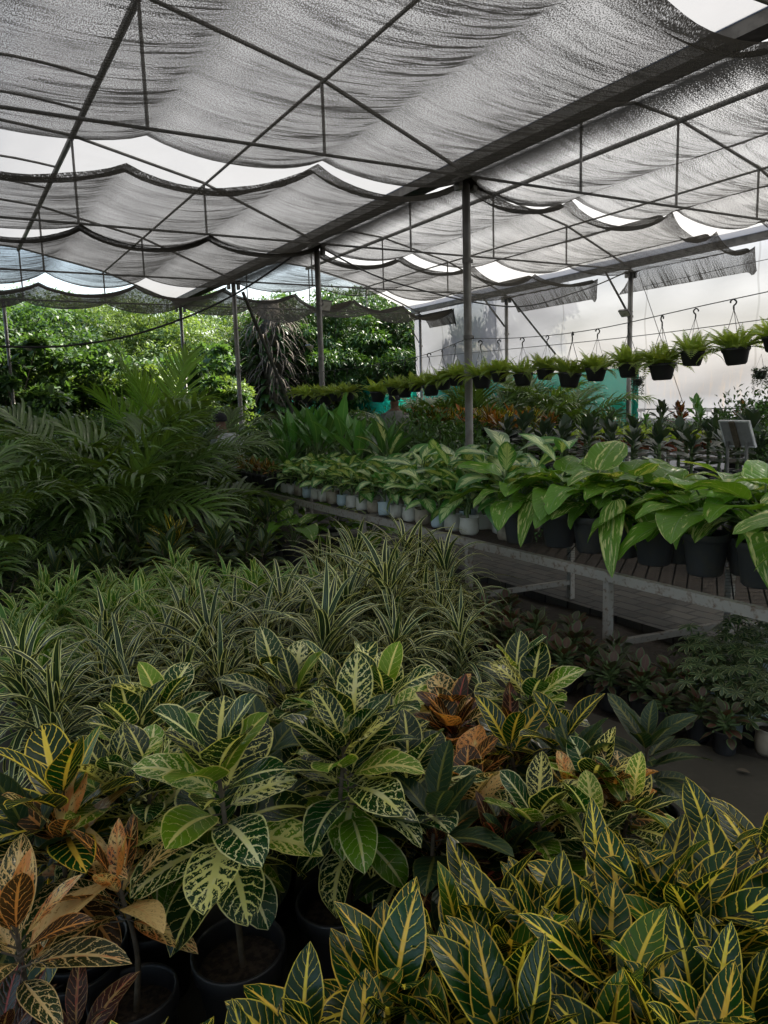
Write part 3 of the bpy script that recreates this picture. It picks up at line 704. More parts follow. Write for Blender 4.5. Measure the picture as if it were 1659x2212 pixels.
def rosette(seed, fol, stm, c, n, L, W, hs, prof='croton', e_top=1.35, e_low=.1, bend=.7, fold=.25, nu=8, nv=4, ruf=.0, pet=.03, lv=.25, rr=(0, 1), bp=1.3, az0=0, sr=.004, leanv=0):
    """leaves spiralling round a stem tip at c; hs = length of leafy stem below the tip"""
    rng = random.Random(seed)
    for k in range(n):
        f = k/max(1, n-1)                                   # 0 low .. 1 top
        az = az0+k*2.39996+rng.uniform(-.25, .25); el = e_low+(e_top-e_low)*f**1.2+rng.uniform(-.15, .15)
        d = np.array([math.cos(az)*math.cos(el), math.sin(az)*math.cos(el), math.sin(el)])
        n_ = np.array([-math.cos(az)*math.sin(el), -math.sin(az)*math.sin(el), math.cos(el)])
        p = np.array([c[0], c[1], c[2]-hs*(1-f)])
        l = L*(1-.35*abs(f-.45)*1.3)*rng.uniform(1-lv, 1+lv*.5)
        if pet:
            q = p+d*pet*rng.uniform(.7, 1.3); stm.tube([p, q], sr*.6, 5, False)
        else: q = p
        leaf(fol, q, d, n_, l, W*l/L*rng.uniform(.85, 1.12), bend*(1.15-.7*f)*rng.uniform(.6, 1.3), fold*rng.uniform(.5, 1.4), prof, nu, nv, rng.uniform(*rr), ruf, rng.uniform(-.5, .5), bp, rng.uniform(0, 6), rng.uniform(-.25, .25))

def croton_proto(seed, mat, n=22, L=.2, W=.095, h=.55, prof='broad', pot=(.15, .27), nst=1, ruf=.04, spread=.09, hs=.2, e_top=1.3, e_low=-.15, bend=.7, rr=(0, 1), stemlean=.03, fold=.22):
    rng = random.Random(seed); fol = MB(); stm = MB()
    for s_ in range(nst):
        a = s_*2.2+rng.uniform(0, 2); c = (spread*math.cos(a)*(nst > 1), spread*math.sin(a)*(nst > 1), h*rng.uniform(.85, 1.05) if s_ else h)
        b = (c[0]*.2+rng.uniform(-.01, .01), c[1]*.2, pot[1]*.78)
        mid = ((c[0]+b[0])/2+rng.uniform(-stemlean, stemlean), (c[1]+b[1])/2+rng.uniform(-stemlean, stemlean), (c[2]+b[2])/2)
        stm.tube(smooth_path(np.array([b, mid, c])), np.linspace(.009, .005, 17), 7)
        rosette(seed*7+s_, fol, stm, c, n if s_ == 0 else int(n*.75), L, W, hs, prof, e_top, e_low, bend, fold, 9, 4, ruf, .03, .22, rr, az0=rng.uniform(0, 6))
    return pot_parts(*pot)+[('stem', stm.mesh('stem', MT['wood'])), ('foliage', fol.mesh('foliage', MT[mat]))]

def dracaena_proto(seed, mat, h=.5, L=.36, W=.030, heads=2, n=26, pot=True):
    rng = random.Random(seed); fol = MB(); stm = MB()
    for s_ in range(heads):
        a = rng.uniform(0, 6.3); rr_ = rng.uniform(.02, .07) if heads > 1 else .01; top = h*rng.uniform(.72, 1.0) if s_ else h
        c = np.array([rr_*math.cos(a), rr_*math.sin(a), top])
        stm.tube([(c[0]*.3, c[1]*.3, .1), c], [.007, .006], 6)
        for k in range(n):
            f = k/(n-1); az = k*2.39996+rng.uniform(-.3, .3); el = .1+1.3*f**.8+rng.uniform(-.12, .12)
            d = np.array([math.cos(az)*math.cos(el), math.sin(az)*math.cos(el), math.sin(el)])
            n_ = np.array([-math.cos(az)*math.sin(el), -math.sin(az)*math.sin(el), math.cos(el)])
            l = L*rng.uniform(.75, 1.15)*(1-.35*f**3)
            leaf(fol, c-np.array([0, 0, top*.42*(1-f)]), d, n_, l, W*rng.uniform(.8, 1.2), rng.uniform(1.7, 3.3)*(1.0-.6*f**2), .22, 'strap', 8, 4, rng.random(), 0, rng.uniform(-.5, .5), 1.5, 0, rng.uniform(-.25, .25))
    return (pot_parts(.065, .12, 'pot') if pot else [])+[('stem', stm.mesh('stem', MT['stem'])), ('foliage', fol.mesh('foliage', MT[mat]))]

def frond_mesh(seed, mat, L=1.2, bend=1.2, nl=30, ll=.34, lw=.024, droop=1.0, stalk=.3, vsh=.5):
    """a pinnate frond in the x-z plane, growing along +x from the origin"""
    rng = random.Random(seed); m = MB()
    k = 14; t = np.linspace(0, 1, k); a = -bend*t**1.4
    T = np.stack([np.cos(a), np.zeros(k), np.sin(a)], 1); P_ = np.vstack([[0, 0, 0], np.cumsum((T[1:]+T[:-1])/2*L/(k-1), 0)])
    m.tube(P_, np.linspace(.009, .002, k), 6, a=(.5, 0, .5))
    for q in range(nl):
        f = stalk+(1-stalk)*(q+.5)/nl
        p = np.array([np.interp(f, t, P_[:, c]) for c in range(3)]); an = np.interp(f, t, a)
        tg = np.array([math.cos(an), 0, math.sin(an)]); up = np.array([-math.sin(an), 0, math.cos(an)])
        ff = (f-stalk)/(1-stalk); l = ll*(.45+.75*math.sin(PI*min(1, ff*.85+.12)))*rng.uniform(.88, 1.1)
        for s_ in (-1, 1):
            sp = 1.0-.55*ff+rng.uniform(-.08, .08)
            d = nrm(tg*math.cos(sp)+np.array([0, s_, 0])*math.sin(sp)+up*vsh*rng.uniform(.5, 1.2))
            leaf(m, p, d, up, l, lw, droop*rng.uniform(.6, 1.4), .3, 'needle' if lw < .016 else 'strap', 5, 2, rng.random(), 0, rng.uniform(-.5, .5), 1.4)
    return m.mesh('frond', MT[mat])
FR = [frond_mesh(s_, 'palm', 1.15+.1*(s_ % 3), 1.0+.25*(s_ % 4), 24, .42, .033, 1.3) for s_ in range(6)]
FRL = [frond_mesh(20+s_, 'palm2', 1.2, .5+.2*s_, 30, .36, .024, .5, vsh=.3) for s_ in range(3)]
FRS = [frond_mesh(40+s_, 'palm', 1.0, 1.3, 18, .30, .022, 1.0) for s_ in range(3)]
def palm_proto(seed, n=13, sc=1.0, h0=.25, lo=.5, hi=1.45, meshes=None, pot=True):
    rng = random.Random(seed); meshes = meshes or FR
    parts = pot_parts(.17, .3) if pot else []
    st = MB()
    for k in range(5):
        a = k*1.3+rng.random(); x, y = .06*math.cos(a), .06*math.sin(a); st.tube([(x*.6, y*.6, .2), (x*1.4, y*1.4, .2+h0*1.2)], [.014, .009], 6)
    parts.append(('cane', st.mesh('cane', MT['stem'])))
    for k in range(n):
        f = k/(n-1); az = k*2.39996+rng.uniform(-.4, .4); el = lo+(hi-lo)*f+rng.uniform(-.1, .1)
        s_ = sc*rng.uniform(.8, 1.12)
        mt = Matrix.Translation((.05*math.cos(az), .05*math.sin(az), h0+.1*f)) @ Matrix.Rotation(az, 4, 'Z') @ Matrix.Rotation(-el, 4, 'Y') @ Matrix.Rotation(rng.uniform(-.5, .5), 4, 'X') @ Matrix.Diagonal((s_, s_, s_, 1))
        parts.append(('frond', meshes[rng.randrange(len(meshes))], None, mt))
    return parts

def bigleaf_proto(seed, mat, n, L, W, h, petl, prof, holder, e_rng=(.5, 1.4), bend=1.0, fold=.12, ruf=.02, cane=.0, drp=.4, hs=.0, nu=9, nv=6, down=0.0, sr=.006):
    """leaves on long petioles from a short cane"""
    rng = random.Random(seed); fol = MB(); stm = MB(); z0 = h
    if cane: stm.tube(smooth_path(np.array([(0, 0, z0-.03), (rng.uniform(-.02, .02), rng.uniform(-.02, .02), z0+cane*.5), (0, 0, z0+cane)])), .011, 7)
    for k in range(n):
        f = k/max(1, n-1); az = k*2.39996+rng.uniform(-.35, .35)+seed; el = e_rng[0]+(e_rng[1]-e_rng[0])*f+rng.uniform(-.12, .12)
        r_ = np.array([math.cos(az), math.sin(az), 0]); d = r_*math.cos(el)+np.array([0, 0, math.sin(el)])
        p = np.array([0, 0, z0+cane*(.35+.65*f)])
        pl = petl*rng.uniform(.7, 1.2); q = p+d*pl*.55; el2 = el-drp; e_ = q+(r_*math.cos(el2)+np.array([0, 0, math.sin(el2)]))*pl*.45
        stm.tube(smooth_path(np.array([p, q, e_]), 4), sr, 6, False)
        el3 = el2-down*rng.uniform(.4, 1.4); d3 = r_*math.cos(el3)+np.array([0, 0, math.sin(el3)]); n3 = -r_*math.sin(el3)+np.array([0, 0, math.cos(el3)])
        l = L*rng.uniform(.72, 1.12)
        leaf(fol, e_, d3, n3, l, W*l/L*rng.uniform(.88, 1.1), bend*rng.uniform(.5, 1.3), fold*rng.uniform(.2, 1.5), prof, nu, nv, rng.random(), ruf, rng.uniform(-.7, .7), 1.1, rng.uniform(0, 6), rng.uniform(-.3, .3))
    return holder+[('stem', stm.mesh('stem', MT['stem'])), ('foliage', fol.mesh('foliage', MT[mat]))]

def scatter(m, P_, D, N, L, W, rnd):
    """vectorised diamond leaves, slightly folded"""
    P_ = np.asarray(P_); D = D/np.linalg.norm(D, axis=1, keepdims=True); N = N-D*(N*D).sum(1, keepdims=True); N /= np.maximum(np.linalg.norm(N, axis=1, keepdims=True), 1e-6)
    S = np.cross(D, N); L = np.broadcast_to(L, (len(P_),))[:, None]; W = np.broadcast_to(W, (len(P_),))[:, None]
    a = P_; b = P_+D*L*.45+S*W*.5+N*W*.12; c = P_+D*L-N*L*.12; d = P_+D*L*.45-S*W*.5+N*W*.12
    V = np.stack([a, b, c, d], 1).reshape(-1, 3); k = len(P_)
    A = np.zeros((k, 4, 3)); A[:, 1, 0] = .5; A[:, 3, 0] = .5; A[:, 2, 0] = 1; A[:, 1, 1] = 1; A[:, 3, 1] = -1; A[:, :, 2] = rnd[:, None]
    m.add(V, np.arange(4*k).reshape(-1, 4), A.reshape(-1, 3))
def bush_proto(seed, mat, w, h, n, L, W, z0=0.0, holder=None, stems=7, up=.5, clump=14, fill=.55):
    rng = np.random.default_rng(seed); m = MB(); st = MB()
    cc = rng.normal(size=(clump, 3)); cc /= np.linalg.norm(cc, axis=1, keepdims=True); cc *= (rng.random((clump, 1))**.4); cc = cc*np.array([w/2, w/2, h/2])*.85+np.array([0, 0, z0+h*.55])
    for q in range(stems):
        c = cc[q % clump]; st.tube(smooth_path(np.array([(rng.uniform(-.02, .02), rng.uniform(-.02, .02), z0*.9), (c[0]*.5+rng.uniform(-.02, .02), c[1]*.5, z0+(c[2]-z0)*.6), c]), 4), .005 if w < .8 else .012, 5, False)
    ix = rng.integers(0, clump, n); o = rng.normal(size=(n, 3)); o /= np.linalg.norm(o, axis=1, keepdims=True)
    rad = (rng.random((n, 1))**.45)*fill*min(w, h)/2*rng.uniform(.7, 1.2, (n, 1))
    P_ = cc[ix]+o*rad; P_[:, 2] = np.maximum(P_[:, 2], z0*1.0+.01)
    D = o*.8+rng.normal(size=(n, 3))*.5; D[:, 2] += up*.3; N = rng.normal(size=(n, 3))*.5+np.array([0, 0, 1])
    scatter(m, P_, D, N, L*rng.uniform(.7, 1.2, n), W*rng.uniform(.7, 1.2, n), rng.random(n))
    return (holder or [])+[('stem', st.mesh('stem', MT['wood'])), ('foliage', m.mesh('foliage', MT[mat]))]

def fern_basket_proto(seed):
    rng = random.Random(seed); p = MB(); r = .098; h = .125      # origin at the hook; pot hangs below
    zb = -.47
    p.lathe([(.001, zb), (r*.62, zb), (r*.74, zb+.012), (r*.93, zb+h*.72), (r*1.0, zb+h*.8), (r*1.04, zb+h*.84), (r*1.05, zb+h), (r*.98, zb+h), (r*.95, zb+h*.8)], 24)
    s_ = MB(); s_.disc(r*.93, zb+h*.85, 18)
    hk = MB(); hk.tube(smooth_path(np.array([(0, 0, -.075), (0, 0, -.045), (.016, 0, -.03), (.02, 0, -.012), (.0, 0, .004), (-.02, 0, -.008), (-.022, 0, -.022)]), 5), .006, 6)
    hg = MB()
    for k in range(3):
        a = k*2.094+seed; hg.tube([(0, 0, -.07), (r*math.cos(a), r*math.sin(a), zb+h*.97)], .0022, 4)
    f = MB()
    nf = 44
    for k in range(nf):
        q = k/(nf-1); az = k*2.39996+rng.uniform(-.3, .3); el = .3+1.1*q+rng.uniform(-.2, .2)
        L = rng.uniform(.16, .31)*(1-.25*q); bend = rng.uniform(.5, 1.9)*(1-.4*q)
        kk = 9; t = np.linspace(0, 1, kk); a = el-bend*t**1.3
        rx = np.array([math.cos(az), math.sin(az), 0]); sx = np.array([-math.sin(az), math.cos(az), 0])
        T = rx[None]*np.cos(a)[:, None]+np.array([0, 0, 1])[None]*np.sin(a)[:, None]
        P_ = np.vstack([[0, 0, 0], np.cumsum((T[1:]+T[:-1])/2*L/(kk-1), 0)])+rx*r*.5+np.array([0, 0, zb+h*.88])
        f.tube(P_, .0016, 3, False, a=(.5, 0, rng.random()))
        n = 13; tt = np.repeat(np.linspace(.08, .97, n), 2); sg = np.tile([-1, 1], n)
        pp = np.stack([np.interp(tt, t, P_[:, c]) for c in range(3)], 1); TT = np.stack([np.interp(tt, t, T[:, c]) for c in range(3)], 1)
        UP = np.cross(TT, np.tile(sx, (2*n, 1))); UP *= np.sign(UP[:, 2:3]+1e-6)
        D = sx[None]*sg[:, None]+TT*.45; D /= np.linalg.norm(D, axis=1, keepdims=True)
        ll = .046*np.sin(PI*np.clip(tt*.8+.18, 0, 1))*L/.2
        scatter(f, pp, D, UP, ll, ll*.42, np.full(2*n, rng.random()))
    return [('pot', p.mesh('pot', MT['pot'])), ('soil', s_.mesh('soil', MT['soil'])), ('hook', hk.mesh('hook', MT['pot'])), ('hanger', hg.mesh('hanger', MT['wire'])), ('foliage', f.mesh('foliage', MT['fern']))]

def whorl_proto(seed, mat, n, nl, L, W, h, z0, holder):
    rng = random.Random(seed); fol = MB(); st = MB()
    for k in range(n):
        f = k/(n-1); az = k*2.4+rng.uniform(-.3, .3); el = .2+1.1*f; r_ = np.array([math.cos(az)*math.cos(el), math.sin(az)*math.cos(el), math.sin(el)])
        p = np.array([0, 0, z0+h*.45*f]); q = p+r_*h*rng.uniform(.4, .62); st.tube([p, q], .003, 4, False)
        ax = nrm(r_+np.array([0, 0, .8]))
        u1 = nrm(np.cross(ax, (1, .2, 0))); u2 = np.cross(ax, u1)
        for j in range(nl):
            a = j*2*PI/nl+rng.random()*.3; d = nrm(u1*math.cos(a)+u2*math.sin(a)+ax*.1)
            leaf(fol, q, d, ax, L*rng.uniform(.8, 1.15), W, .5, .2, 'obov', 4, 2, rng.random())
    return holder+[('stem', st.mesh('stem', MT['stem'])), ('foliage', fol.mesh('foliage', MT[mat]))]

def tree_proto(seed, mat, H, w, hc, n=15000, L=.2, W=.1, clump=70, trunk=.14, droop=.0):
    rng = np.random.default_rng(seed); st = MB(); m = MB()
    z0 = H-hc; base = np.array([0, 0, 0.]); top = np.array([rng.uniform(-.3, .3), rng.uniform(-.3, .3), H*.85])
    tp = smooth_path(np.array([base, base*.5+top*.35+rng.uniform(-.15, .15, 3)*[1, 1, 0], top])); st.tube(tp, np.linspace(trunk, trunk*.25, len(tp)), 9)
    cc = rng.normal(size=(clump, 3)); cc /= np.linalg.norm(cc, axis=1, keepdims=True); cc *= rng.random((clump, 1))**.38
    cc[:, 2] = cc[:, 2]; cc = cc*np.array([w/2, w/2, hc/2])*rng.uniform(.8, 1.12, (clump, 1))+np.array([0, 0, z0+hc*.5])
    for q in range(min(clump, 26)):
        c = cc[q]; k = np.clip((c[2]*.55)/H, .1, .8); a = tp[int(k*(len(tp)-1))]
        st.tube(smooth_path(np.array([a, (a+c)/2+np.array([0, 0, .12*w])*.4, c]), 5), np.linspace(trunk*.38, .012, 11), 5, False)
    sizes = rng.uniform(.45, 1.3, clump)*w*.125
    ix = rng.integers(0, clump, n); o = rng.normal(size=(n, 3)); o /= np.linalg.norm(o, axis=1, keepdims=True); o[:, 2] = np.abs(o[:, 2])*.75-.25
    P_ = cc[ix]+o*(sizes[ix]*(rng.random(n)**.35))[:, None]
    D = o*.7+rng.normal(size=(n, 3))*.55; D[:, 2] -= droop; N = o*.4+rng.normal(size=(n, 3))*.35+np.array([0, 0, 1.])
    scatter(m, P_, D, N, L*rng.uniform(.6, 1.25, n), W*rng.uniform(.6, 1.25, n), rng.random(n))
    return [('trunk', st.mesh('trunk', MT['bark'])), ('crown', m.mesh('crown', MT[mat]))]

RNG = random.Random(11)
def rz(): return RNG.uniform(0, 6.28)

# --- trees beyond the shade house
TP = {k: tree_proto(*a) for k, a in {
    'broad': (1, 't_mid', 5.0, 4.6, 4.2, 26000, .15, .085, 110), 'bright': (2, 't_bright', 4.9, 4.2, 4.2, 26000, .13, .05, 130),
    'feather': (3, 't_bright', 5.5, 4.8, 3.9, 32000, .12, .03, 170), 'mango': (4, 't_dark', 5.4, 5.2, 4.6, 26000, .20, .055, 130, .16, .3),
    'dense': (5, 't_dark', 6.5, 5.4, 5.6, 26000, .12, .06, 140), 'low': (6, 't_mid', 3.2, 3.4, 3.1, 9000, .20, .12, 50, .07),
    'lowb': (7, 't_bright', 2.6, 3.0, 2.5, 8000, .16, .09, 50, .06)}.items()}
def tree(k, px, Y, label, sc=1.0, z=0.0, rot=None):
    p = ony(px, 860, Y); place(TP[k], 'tree', (p[0], Y, z), rz() if rot is None else rot, label, 'tree', 'trees beyond the shade house', sc)
for a in [('broad', -40, 22, 'leafy green tree at the left picture edge, partly cut off', 1.0), ('broad', 70, 24, 'green tree with drooping leaves behind the thin post at the left edge', 1.02),
          ('feather', 165, 27, 'feathery light green tree left of the bright middle tree', 1.0), ('feather', 260, 26, 'feathery bright green tree below the hose, left of the tall palm', .97),
          ('bright', 345, 25, 'brightest yellow green tree behind the far grey post', 1.04), ('bright', 440, 25.5, 'sunlit light green tree just left of the palm trunk', 1.0),
          ('mango', 640, 25, 'dark tree with yellow green young leaves right of the palm trunk', 1.0), ('mango', 745, 24, 'dark broad tree behind the second middle post', .98),
          ('dense', 840, 25, 'dark dense tree left of the white wall corner', 1.0), ('mango', 905, 23.5, 'dark tree touching the left end of the white wall', 1.0),
          ('dense', 20, 33, 'taller dark tree far back at the left picture edge', 1.0), ('dense', 215, 35, 'dark tree standing far behind the feathery trees', .98),
          ('dense', 330, 37, 'dark far tree peeping above the brightest tree', .98), ('dense', 495, 31, 'shaded dark tree directly behind the palm trunk', 1.02),
          ('dense', 600, 33, 'far dark tree behind the yellow green young leaves', 1.0), ('dense', 740, 34, 'far dark tree filling the gap behind the broad tree', 1.0), ('dense', 880, 33, 'far dark tree behind the wall corner', 1.0),
          ('low', 30, 19.6, 'low leafy tree under the thin far post at the left edge', 1.0), ('lowb', 130, 20, 'low sunlit bush tree left of the feathery trees', 1.0),
          ('low', 230, 20.5, 'low broad leaved tree below the feathery bright tree', .95), ('lowb', 320, 20, 'low bright bush tree left of the far post', 1.0),
          ('low', 420, 21, 'low dark tree behind the lime palm', 1.0), ('lowb', 475, 20.5, 'low sunlit bush at the foot of the palm trunk', .9),]:
    tree(*a)
place(TP['broad'], 'tree', (15.1, 17.6, 0), 1.0, 'tree seen as a soft shadow through the white wall near its left end', 'tree', 'trees beyond the shade house', .95).scale = (.62, .62, 1.6)
# trunk with hanging dead fronds and climbing leaves
pt = ony(556, 860, 25.0); e = empty('palm_trunk', (pt[0], 23.6, 0), 0, 'thick palm trunk hung with dead brown fronds and climbing leaves', 'palm tree')
m = MB(); m.tube([(0, 0, 0), (.1, 0, 3), (0, 0, 4.9)], [.38, .34, .36], 12); m.build('trunk', MT['bark'], e)
m = MB(); rg = random.Random(5)
for k in range(700):
    a = rg.uniform(0, 6.28); z = rg.uniform(2.0, 4.9); r_ = .3+.25*rg.random(); d = np.array([math.cos(a)*.75, math.sin(a)*.75, rg.uniform(-.2, .5)])
    leaf(m, (r_*math.cos(a), r_*math.sin(a), z), d, (0, 0, 1), rg.uniform(.8, 1.7), rg.uniform(.02, .05), rg.uniform(1.2, 2.2), .1, 'strap', 6, 1, rg.random(), side=rg.uniform(-.6, .6))
m.build('dead_fronds', MT['dead'], e)
m = MB()
for k in range(420):
    a = rg.uniform(0, 6.28); z = rg.uniform(.2, 4.6); d = np.array([math.cos(a), math.sin(a), rg.uniform(-.6, .4)])
    leaf(m, (.5*math.cos(a), .5*math.sin(a), z), d, (0, 0, 1), rg.uniform(.3, .55), rg.uniform(.12, .25), 1.0, .1, 'heart', 4, 2, rg.random())
m.build('climbing_leaves', MT['t_dark'], e)

# --- thicket of shrubs between the palms and the trees
BU = {'a': bush_proto(1, 'shrub', 1.1, 1.0, 1900, .10, .045, 0.02), 'b': bush_proto(2, 't_mid', 1.2, 1.2, 1700, .13, .05, 0.02, clump=18),
      'c': bush_proto(3, 't_bright', 1.0, .9, 1500, .10, .05, 0.02), 'd': bush_proto(4, 't_dark', 1.3, 1.3, 2100, .12, .04, .02, clump=18),
      's': bush_proto(5, 'shrub', .5, .42, 700, .05, .025, .18, pot_parts(.1, .19)), 't': bush_proto(6, 't_dark', .55, .5, 900, .045, .02, .18, pot_parts(.1, .19))}
k = 0
for row, (Y, hs, keys) in enumerate([(18.2, 1.35, 'bdab'), (15.6, 1.12, 'cadb'), (13.2, 1.05, 'cbcd'), (11.4, .95, 'abcc')]):
    for q in range(12 if row < 2 else 9):
        X = .6+q*1.02+(row % 2)*.4
        if row >= 2 and X > 6.5 and Y < 13: continue
        if row == 3 and X > 5: continue
        if 6.5 < X < 11.5 and row < 2: continue
        kk = keys[(q*7+row) % 4]
        place(BU[kk], 'bush', (X, Y+RNG.uniform(-.3, .3), 0), rz(), f'leafy green bush, {ORD[q]} from the left in the {["farthest", "second farthest", "third farthest", "nearest"][row]} row before the trees', 'bush', 'bushes before the trees', hs*RNG.uniform(.85, 1.1))
        k += 1

# --- areca palms
PP = [palm_proto(1), palm_proto(2, 12, 1.0), palm_proto(3, 14, .95), palm_proto(4, 10, .9, lo=.1), palm_proto(5, 7, .9, .4, 1.33, 1.57, FRL)]
for (X, Y, v, s_, lb) in [(1.75, 8.0, 0, 1.05, 'large areca palm with arching fronds reaching over the bench end'), (1.35, 7.1, 2, .95, 'areca palm with drooping fronds, just left of the largest palm'),
        (1.0, 7.7, 1, 1.0, 'areca palm in the middle of the left palm group'), (.4, 7.3, 3, 1.0, 'areca palm at the left picture edge with fronds catching light'),
        (2.3, 9.9, 2, .98, 'areca palm partly hidden behind the bench end'), (1.55, 8.9, 1, 1.02, 'areca palm standing behind the largest palm on the left'),
        (.55, 8.9, 0, .98, 'areca palm in the back row near the left picture edge'), (2.4, 9.9, 4, 1.2, 'tall lime green palm with upright fronds in front of the far post'),
        (1.0, 10.3, 3, 1.0, 'areca palm at the back of the left palm group'), (3.4, 10.8, 2, .9, 'small areca palm behind the far end of the bench'),
        (1.2, 6.6, 3, .62, 'small areca palm low in front of the largest palm'), (.0, 6.5, 1, .8, 'areca palm low at the left picture edge')]:
    place(PP[v], 'areca_palm', (X, Y, 0), rz(), lb, 'palm', 'areca palms at the left', s_*1.2)
k = 0
for (px, Y, v, s_) in [(905, 13.6, 0, .85), (960, 14.0, 1, 1.0), (1040, 13.0, 2, 1.0), (1085, 14.2, 0, 1.05), (1130, 12.6, 1, 1.02), (1180, 13.3, 2, 1.0), (1215, 11.9, 0, 1.0), (1255, 12.5, 3, 1.05), (1285, 11.6, 1, .85), (835, 16, 1, .75), (600, 13.4, 3, .6)]:
    p = ony(px, 860, Y); x = min(p[0], 11.7)
    place(PP[v], 'areca_palm', (x, Y, 0), rz(), f'areca palm of the far group under the fern pots, {ORD[k]} counted', 'palm', 'areca palms before the green net', s_*1.45); k += 1

# --- hanging fern pots on the wire
FB = [fern_basket_proto(s_) for s_ in range(6)]
hooks = [(2.75, 2.36), (3.09, 2.34), (3.43, 2.30), (3.77, 2.28), (4.10, 2.25), (4.43, 2.23), (4.79, 2.21), (5.15, 2.19), (5.47, 2.19), (5.82, 2.19), (6.2, 2.20), (6.58, 2.21), (6.91, 2.23),
         (7.4, 2.22), (7.66, 2.18), (7.95, 2.16), (8.25, 2.13), (8.53, 2.12), (8.83, 2.11), (9.2, 2.11), (10.16, 2.09), (10.57, 2.08), (10.86, 2.08), (11.15, 2.08), (11.59, 2.09), (11.95, 2.09)]
for k, (Y, z) in enumerate(hooks):
    side = f'{ORD[12-k]} to the right of the thick post' if k < 13 else f'{ORD[k-13]} to the left of the thick post'
    place(FB[k % 6], 'hanging_fern_pot', (XG, Y, z-.005), rz(), f'hanging fern pot, {side}', 'hanging plant', 'fern pots hanging in a row on the wire', (1.0, 1.1, .92, 1.04, .95, 1.12, 1.0)[k % 7], .07)
# two small hanging pots near the wall with trailing stems
def trailing(seed):
    rg = random.Random(seed); p = MB(); p.lathe([(.001, -.42), (.07, -.42), (.1, -.30), (.105, -.28), (.1, -.275), (.09, -.3)], 18); h = MB()
    for a in (0, 2.1, 4.2): h.tube([(0, 0, 0), (.1*math.cos(a), .1*math.sin(a), -.29)], .002, 4)
    f = MB(); n = 500; ar = np.random.default_rng(seed); an = ar.uniform(0, 6.28, n); t = ar.random(n)**1.3; r_ = .09+.05*ar.random(n)
    P_ = np.stack([r_*np.cos(an), r_*np.sin(an), -.22-t*.42*(0.4+.6*np.abs(np.sin(an*2.3)))], 1)
    scatter(f, P_, ar.normal(size=(n, 3))+np.array([0, 0, -.6]), ar.normal(size=(n, 3)), .04, .018, ar.random(n))
    return [('pot', p.mesh('pot', MT['pot'])), ('hanger', h.mesh('hanger', MT['wire'])), ('foliage', f.mesh('foliage', MT['rubber']))]
TR = [trailing(1), trailing(2)]
for (px, py, X, v, lb) in [(1378, 790, 11.6, 0, 'small dark hanging pot with trailing stems right of the floodlight post'), (1645, 765, 11.0, 1, 'small hanging pot with thin trailing stems at the right picture edge')]:
    p = onx(px, py, X); place(TR[v], 'trailing_plant_pot', p, 0, lb, 'hanging plant', 'small trailing pots by the wall', .9)

# --- bench plants: dumb canes in bags
BAGS = [bag_parts(.062, .12, 'bagw', 1), bag_parts(.060, .115, 'bagb', 2), bag_parts(.064, .125, 'bagt', 3), bag_parts(.066, .125, 'bagw', 4)]
BAGN = ['white', 'blue', 'muddy', 'white']
DF = []
for s_ in range(8):
    DF.append(bigleaf_proto(s_+1, 'dieff', 9 if s_ < 6 else 10, .26, .12, .10, .10, 'ellip', BAGS[s_ % 4], (.75, 1.5), 1.25, .22, .01, .12, .25, down=.25))
DBIG = [bigleaf_proto(s_+31, 'dieff', 9, .36, .155, .10, .15, 'ellip', BAGS[0 if s_ else 2], (.7, 1.45), 1.2, .2, .015, .26, .3, down=.3, nu=11) for s_ in range(3)]
for r_ in range(4):
    X = 3.29+r_*.21
    for q in range(19):
        Y = 7.95-q*.205+(r_ % 2)*.09
        if r_ == 3 and q < 5: continue
        s_ = .86+.012*q+.05*r_; v = (q*3+r_*5) % 8
        if r_ in (1, 2) and q > 11 and (q+r_) % 2 == 0: v2 = DBIG[q % 3]; s2 = .95
        else: v2 = DF[v]; s2 = s_*RNG.uniform(.93, 1.08)
        if r_ == 0 and q == 18: continue
        place(v2, 'dumb_cane', (X, Y, .605), rz(), f'dumb cane in a {BAGN[v % 4]} bag, {ORD[q]} from the left in the {ORD[r_]} bench row', 'potted plant', 'dumb canes in bags on the bench', s2, .08)
place(DBIG[1], 'dumb_cane', (3.55, 4.35, .605), .6, 'largest dumb cane with long hanging feathered leaves before the thick post', 'potted plant', 'dumb canes in bags on the bench', 1.18)
place(DBIG[2], 'dumb_cane', (3.75, 4.0, .605), 2.2, 'tall dumb cane just right of the largest one', 'potted plant', 'dumb canes in bags on the bench', 1.12)
place(DBIG[0], 'dumb_cane', (3.36, 4.12, .605), 4.0, 'dumb cane in a muddy bag beside the first black pot', 'potted plant', 'dumb canes in bags on the bench', 1.0)
# tall upright leaved plants at the back left of the bench
UP = [bigleaf_proto(60+s_, 'upright', 11, .40, .135, .2, .2, 'ellip', pot_parts(.11, .2), (.95, 1.5), .5, .18, .012, .22, .05, nu=9) for s_ in range(3)]
k = 0
for (X, Y, s_) in [(3.9, 7.3, .95), (3.95, 7.75, 1.05), (3.75, 8.05, .98), (3.95, 8.3, 1.1), (3.6, 8.4, .9), (3.95, 8.8, 1.05), (3.7, 8.9, .95), (3.4, 8.1, .72), (3.95, 6.85, .85), (3.95, 9.2, 1.0)]:
    place(UP[k % 3], 'broad_leaf_plant', (X, Y, .605), rz(), f'tall upright broad leaved plant on the far bench end, {ORD[k]} from its front', 'potted plant', 'tall upright plants on the bench', s_); k += 1
place(bigleaf_proto(70, 'paleaf', 12, .30, .11, .1, .12, 'ellip', BAGS[0], (.5, 1.4), .7, .2, .01, .3, .1), 'dumb_cane', ony(838, 960, 6.7)*np.array([1, 1, 0])+np.array([0, 0, .62]), 0, 'pale yellow leaved dumb cane rising above the others in the middle', 'potted plant', None, 1.15)
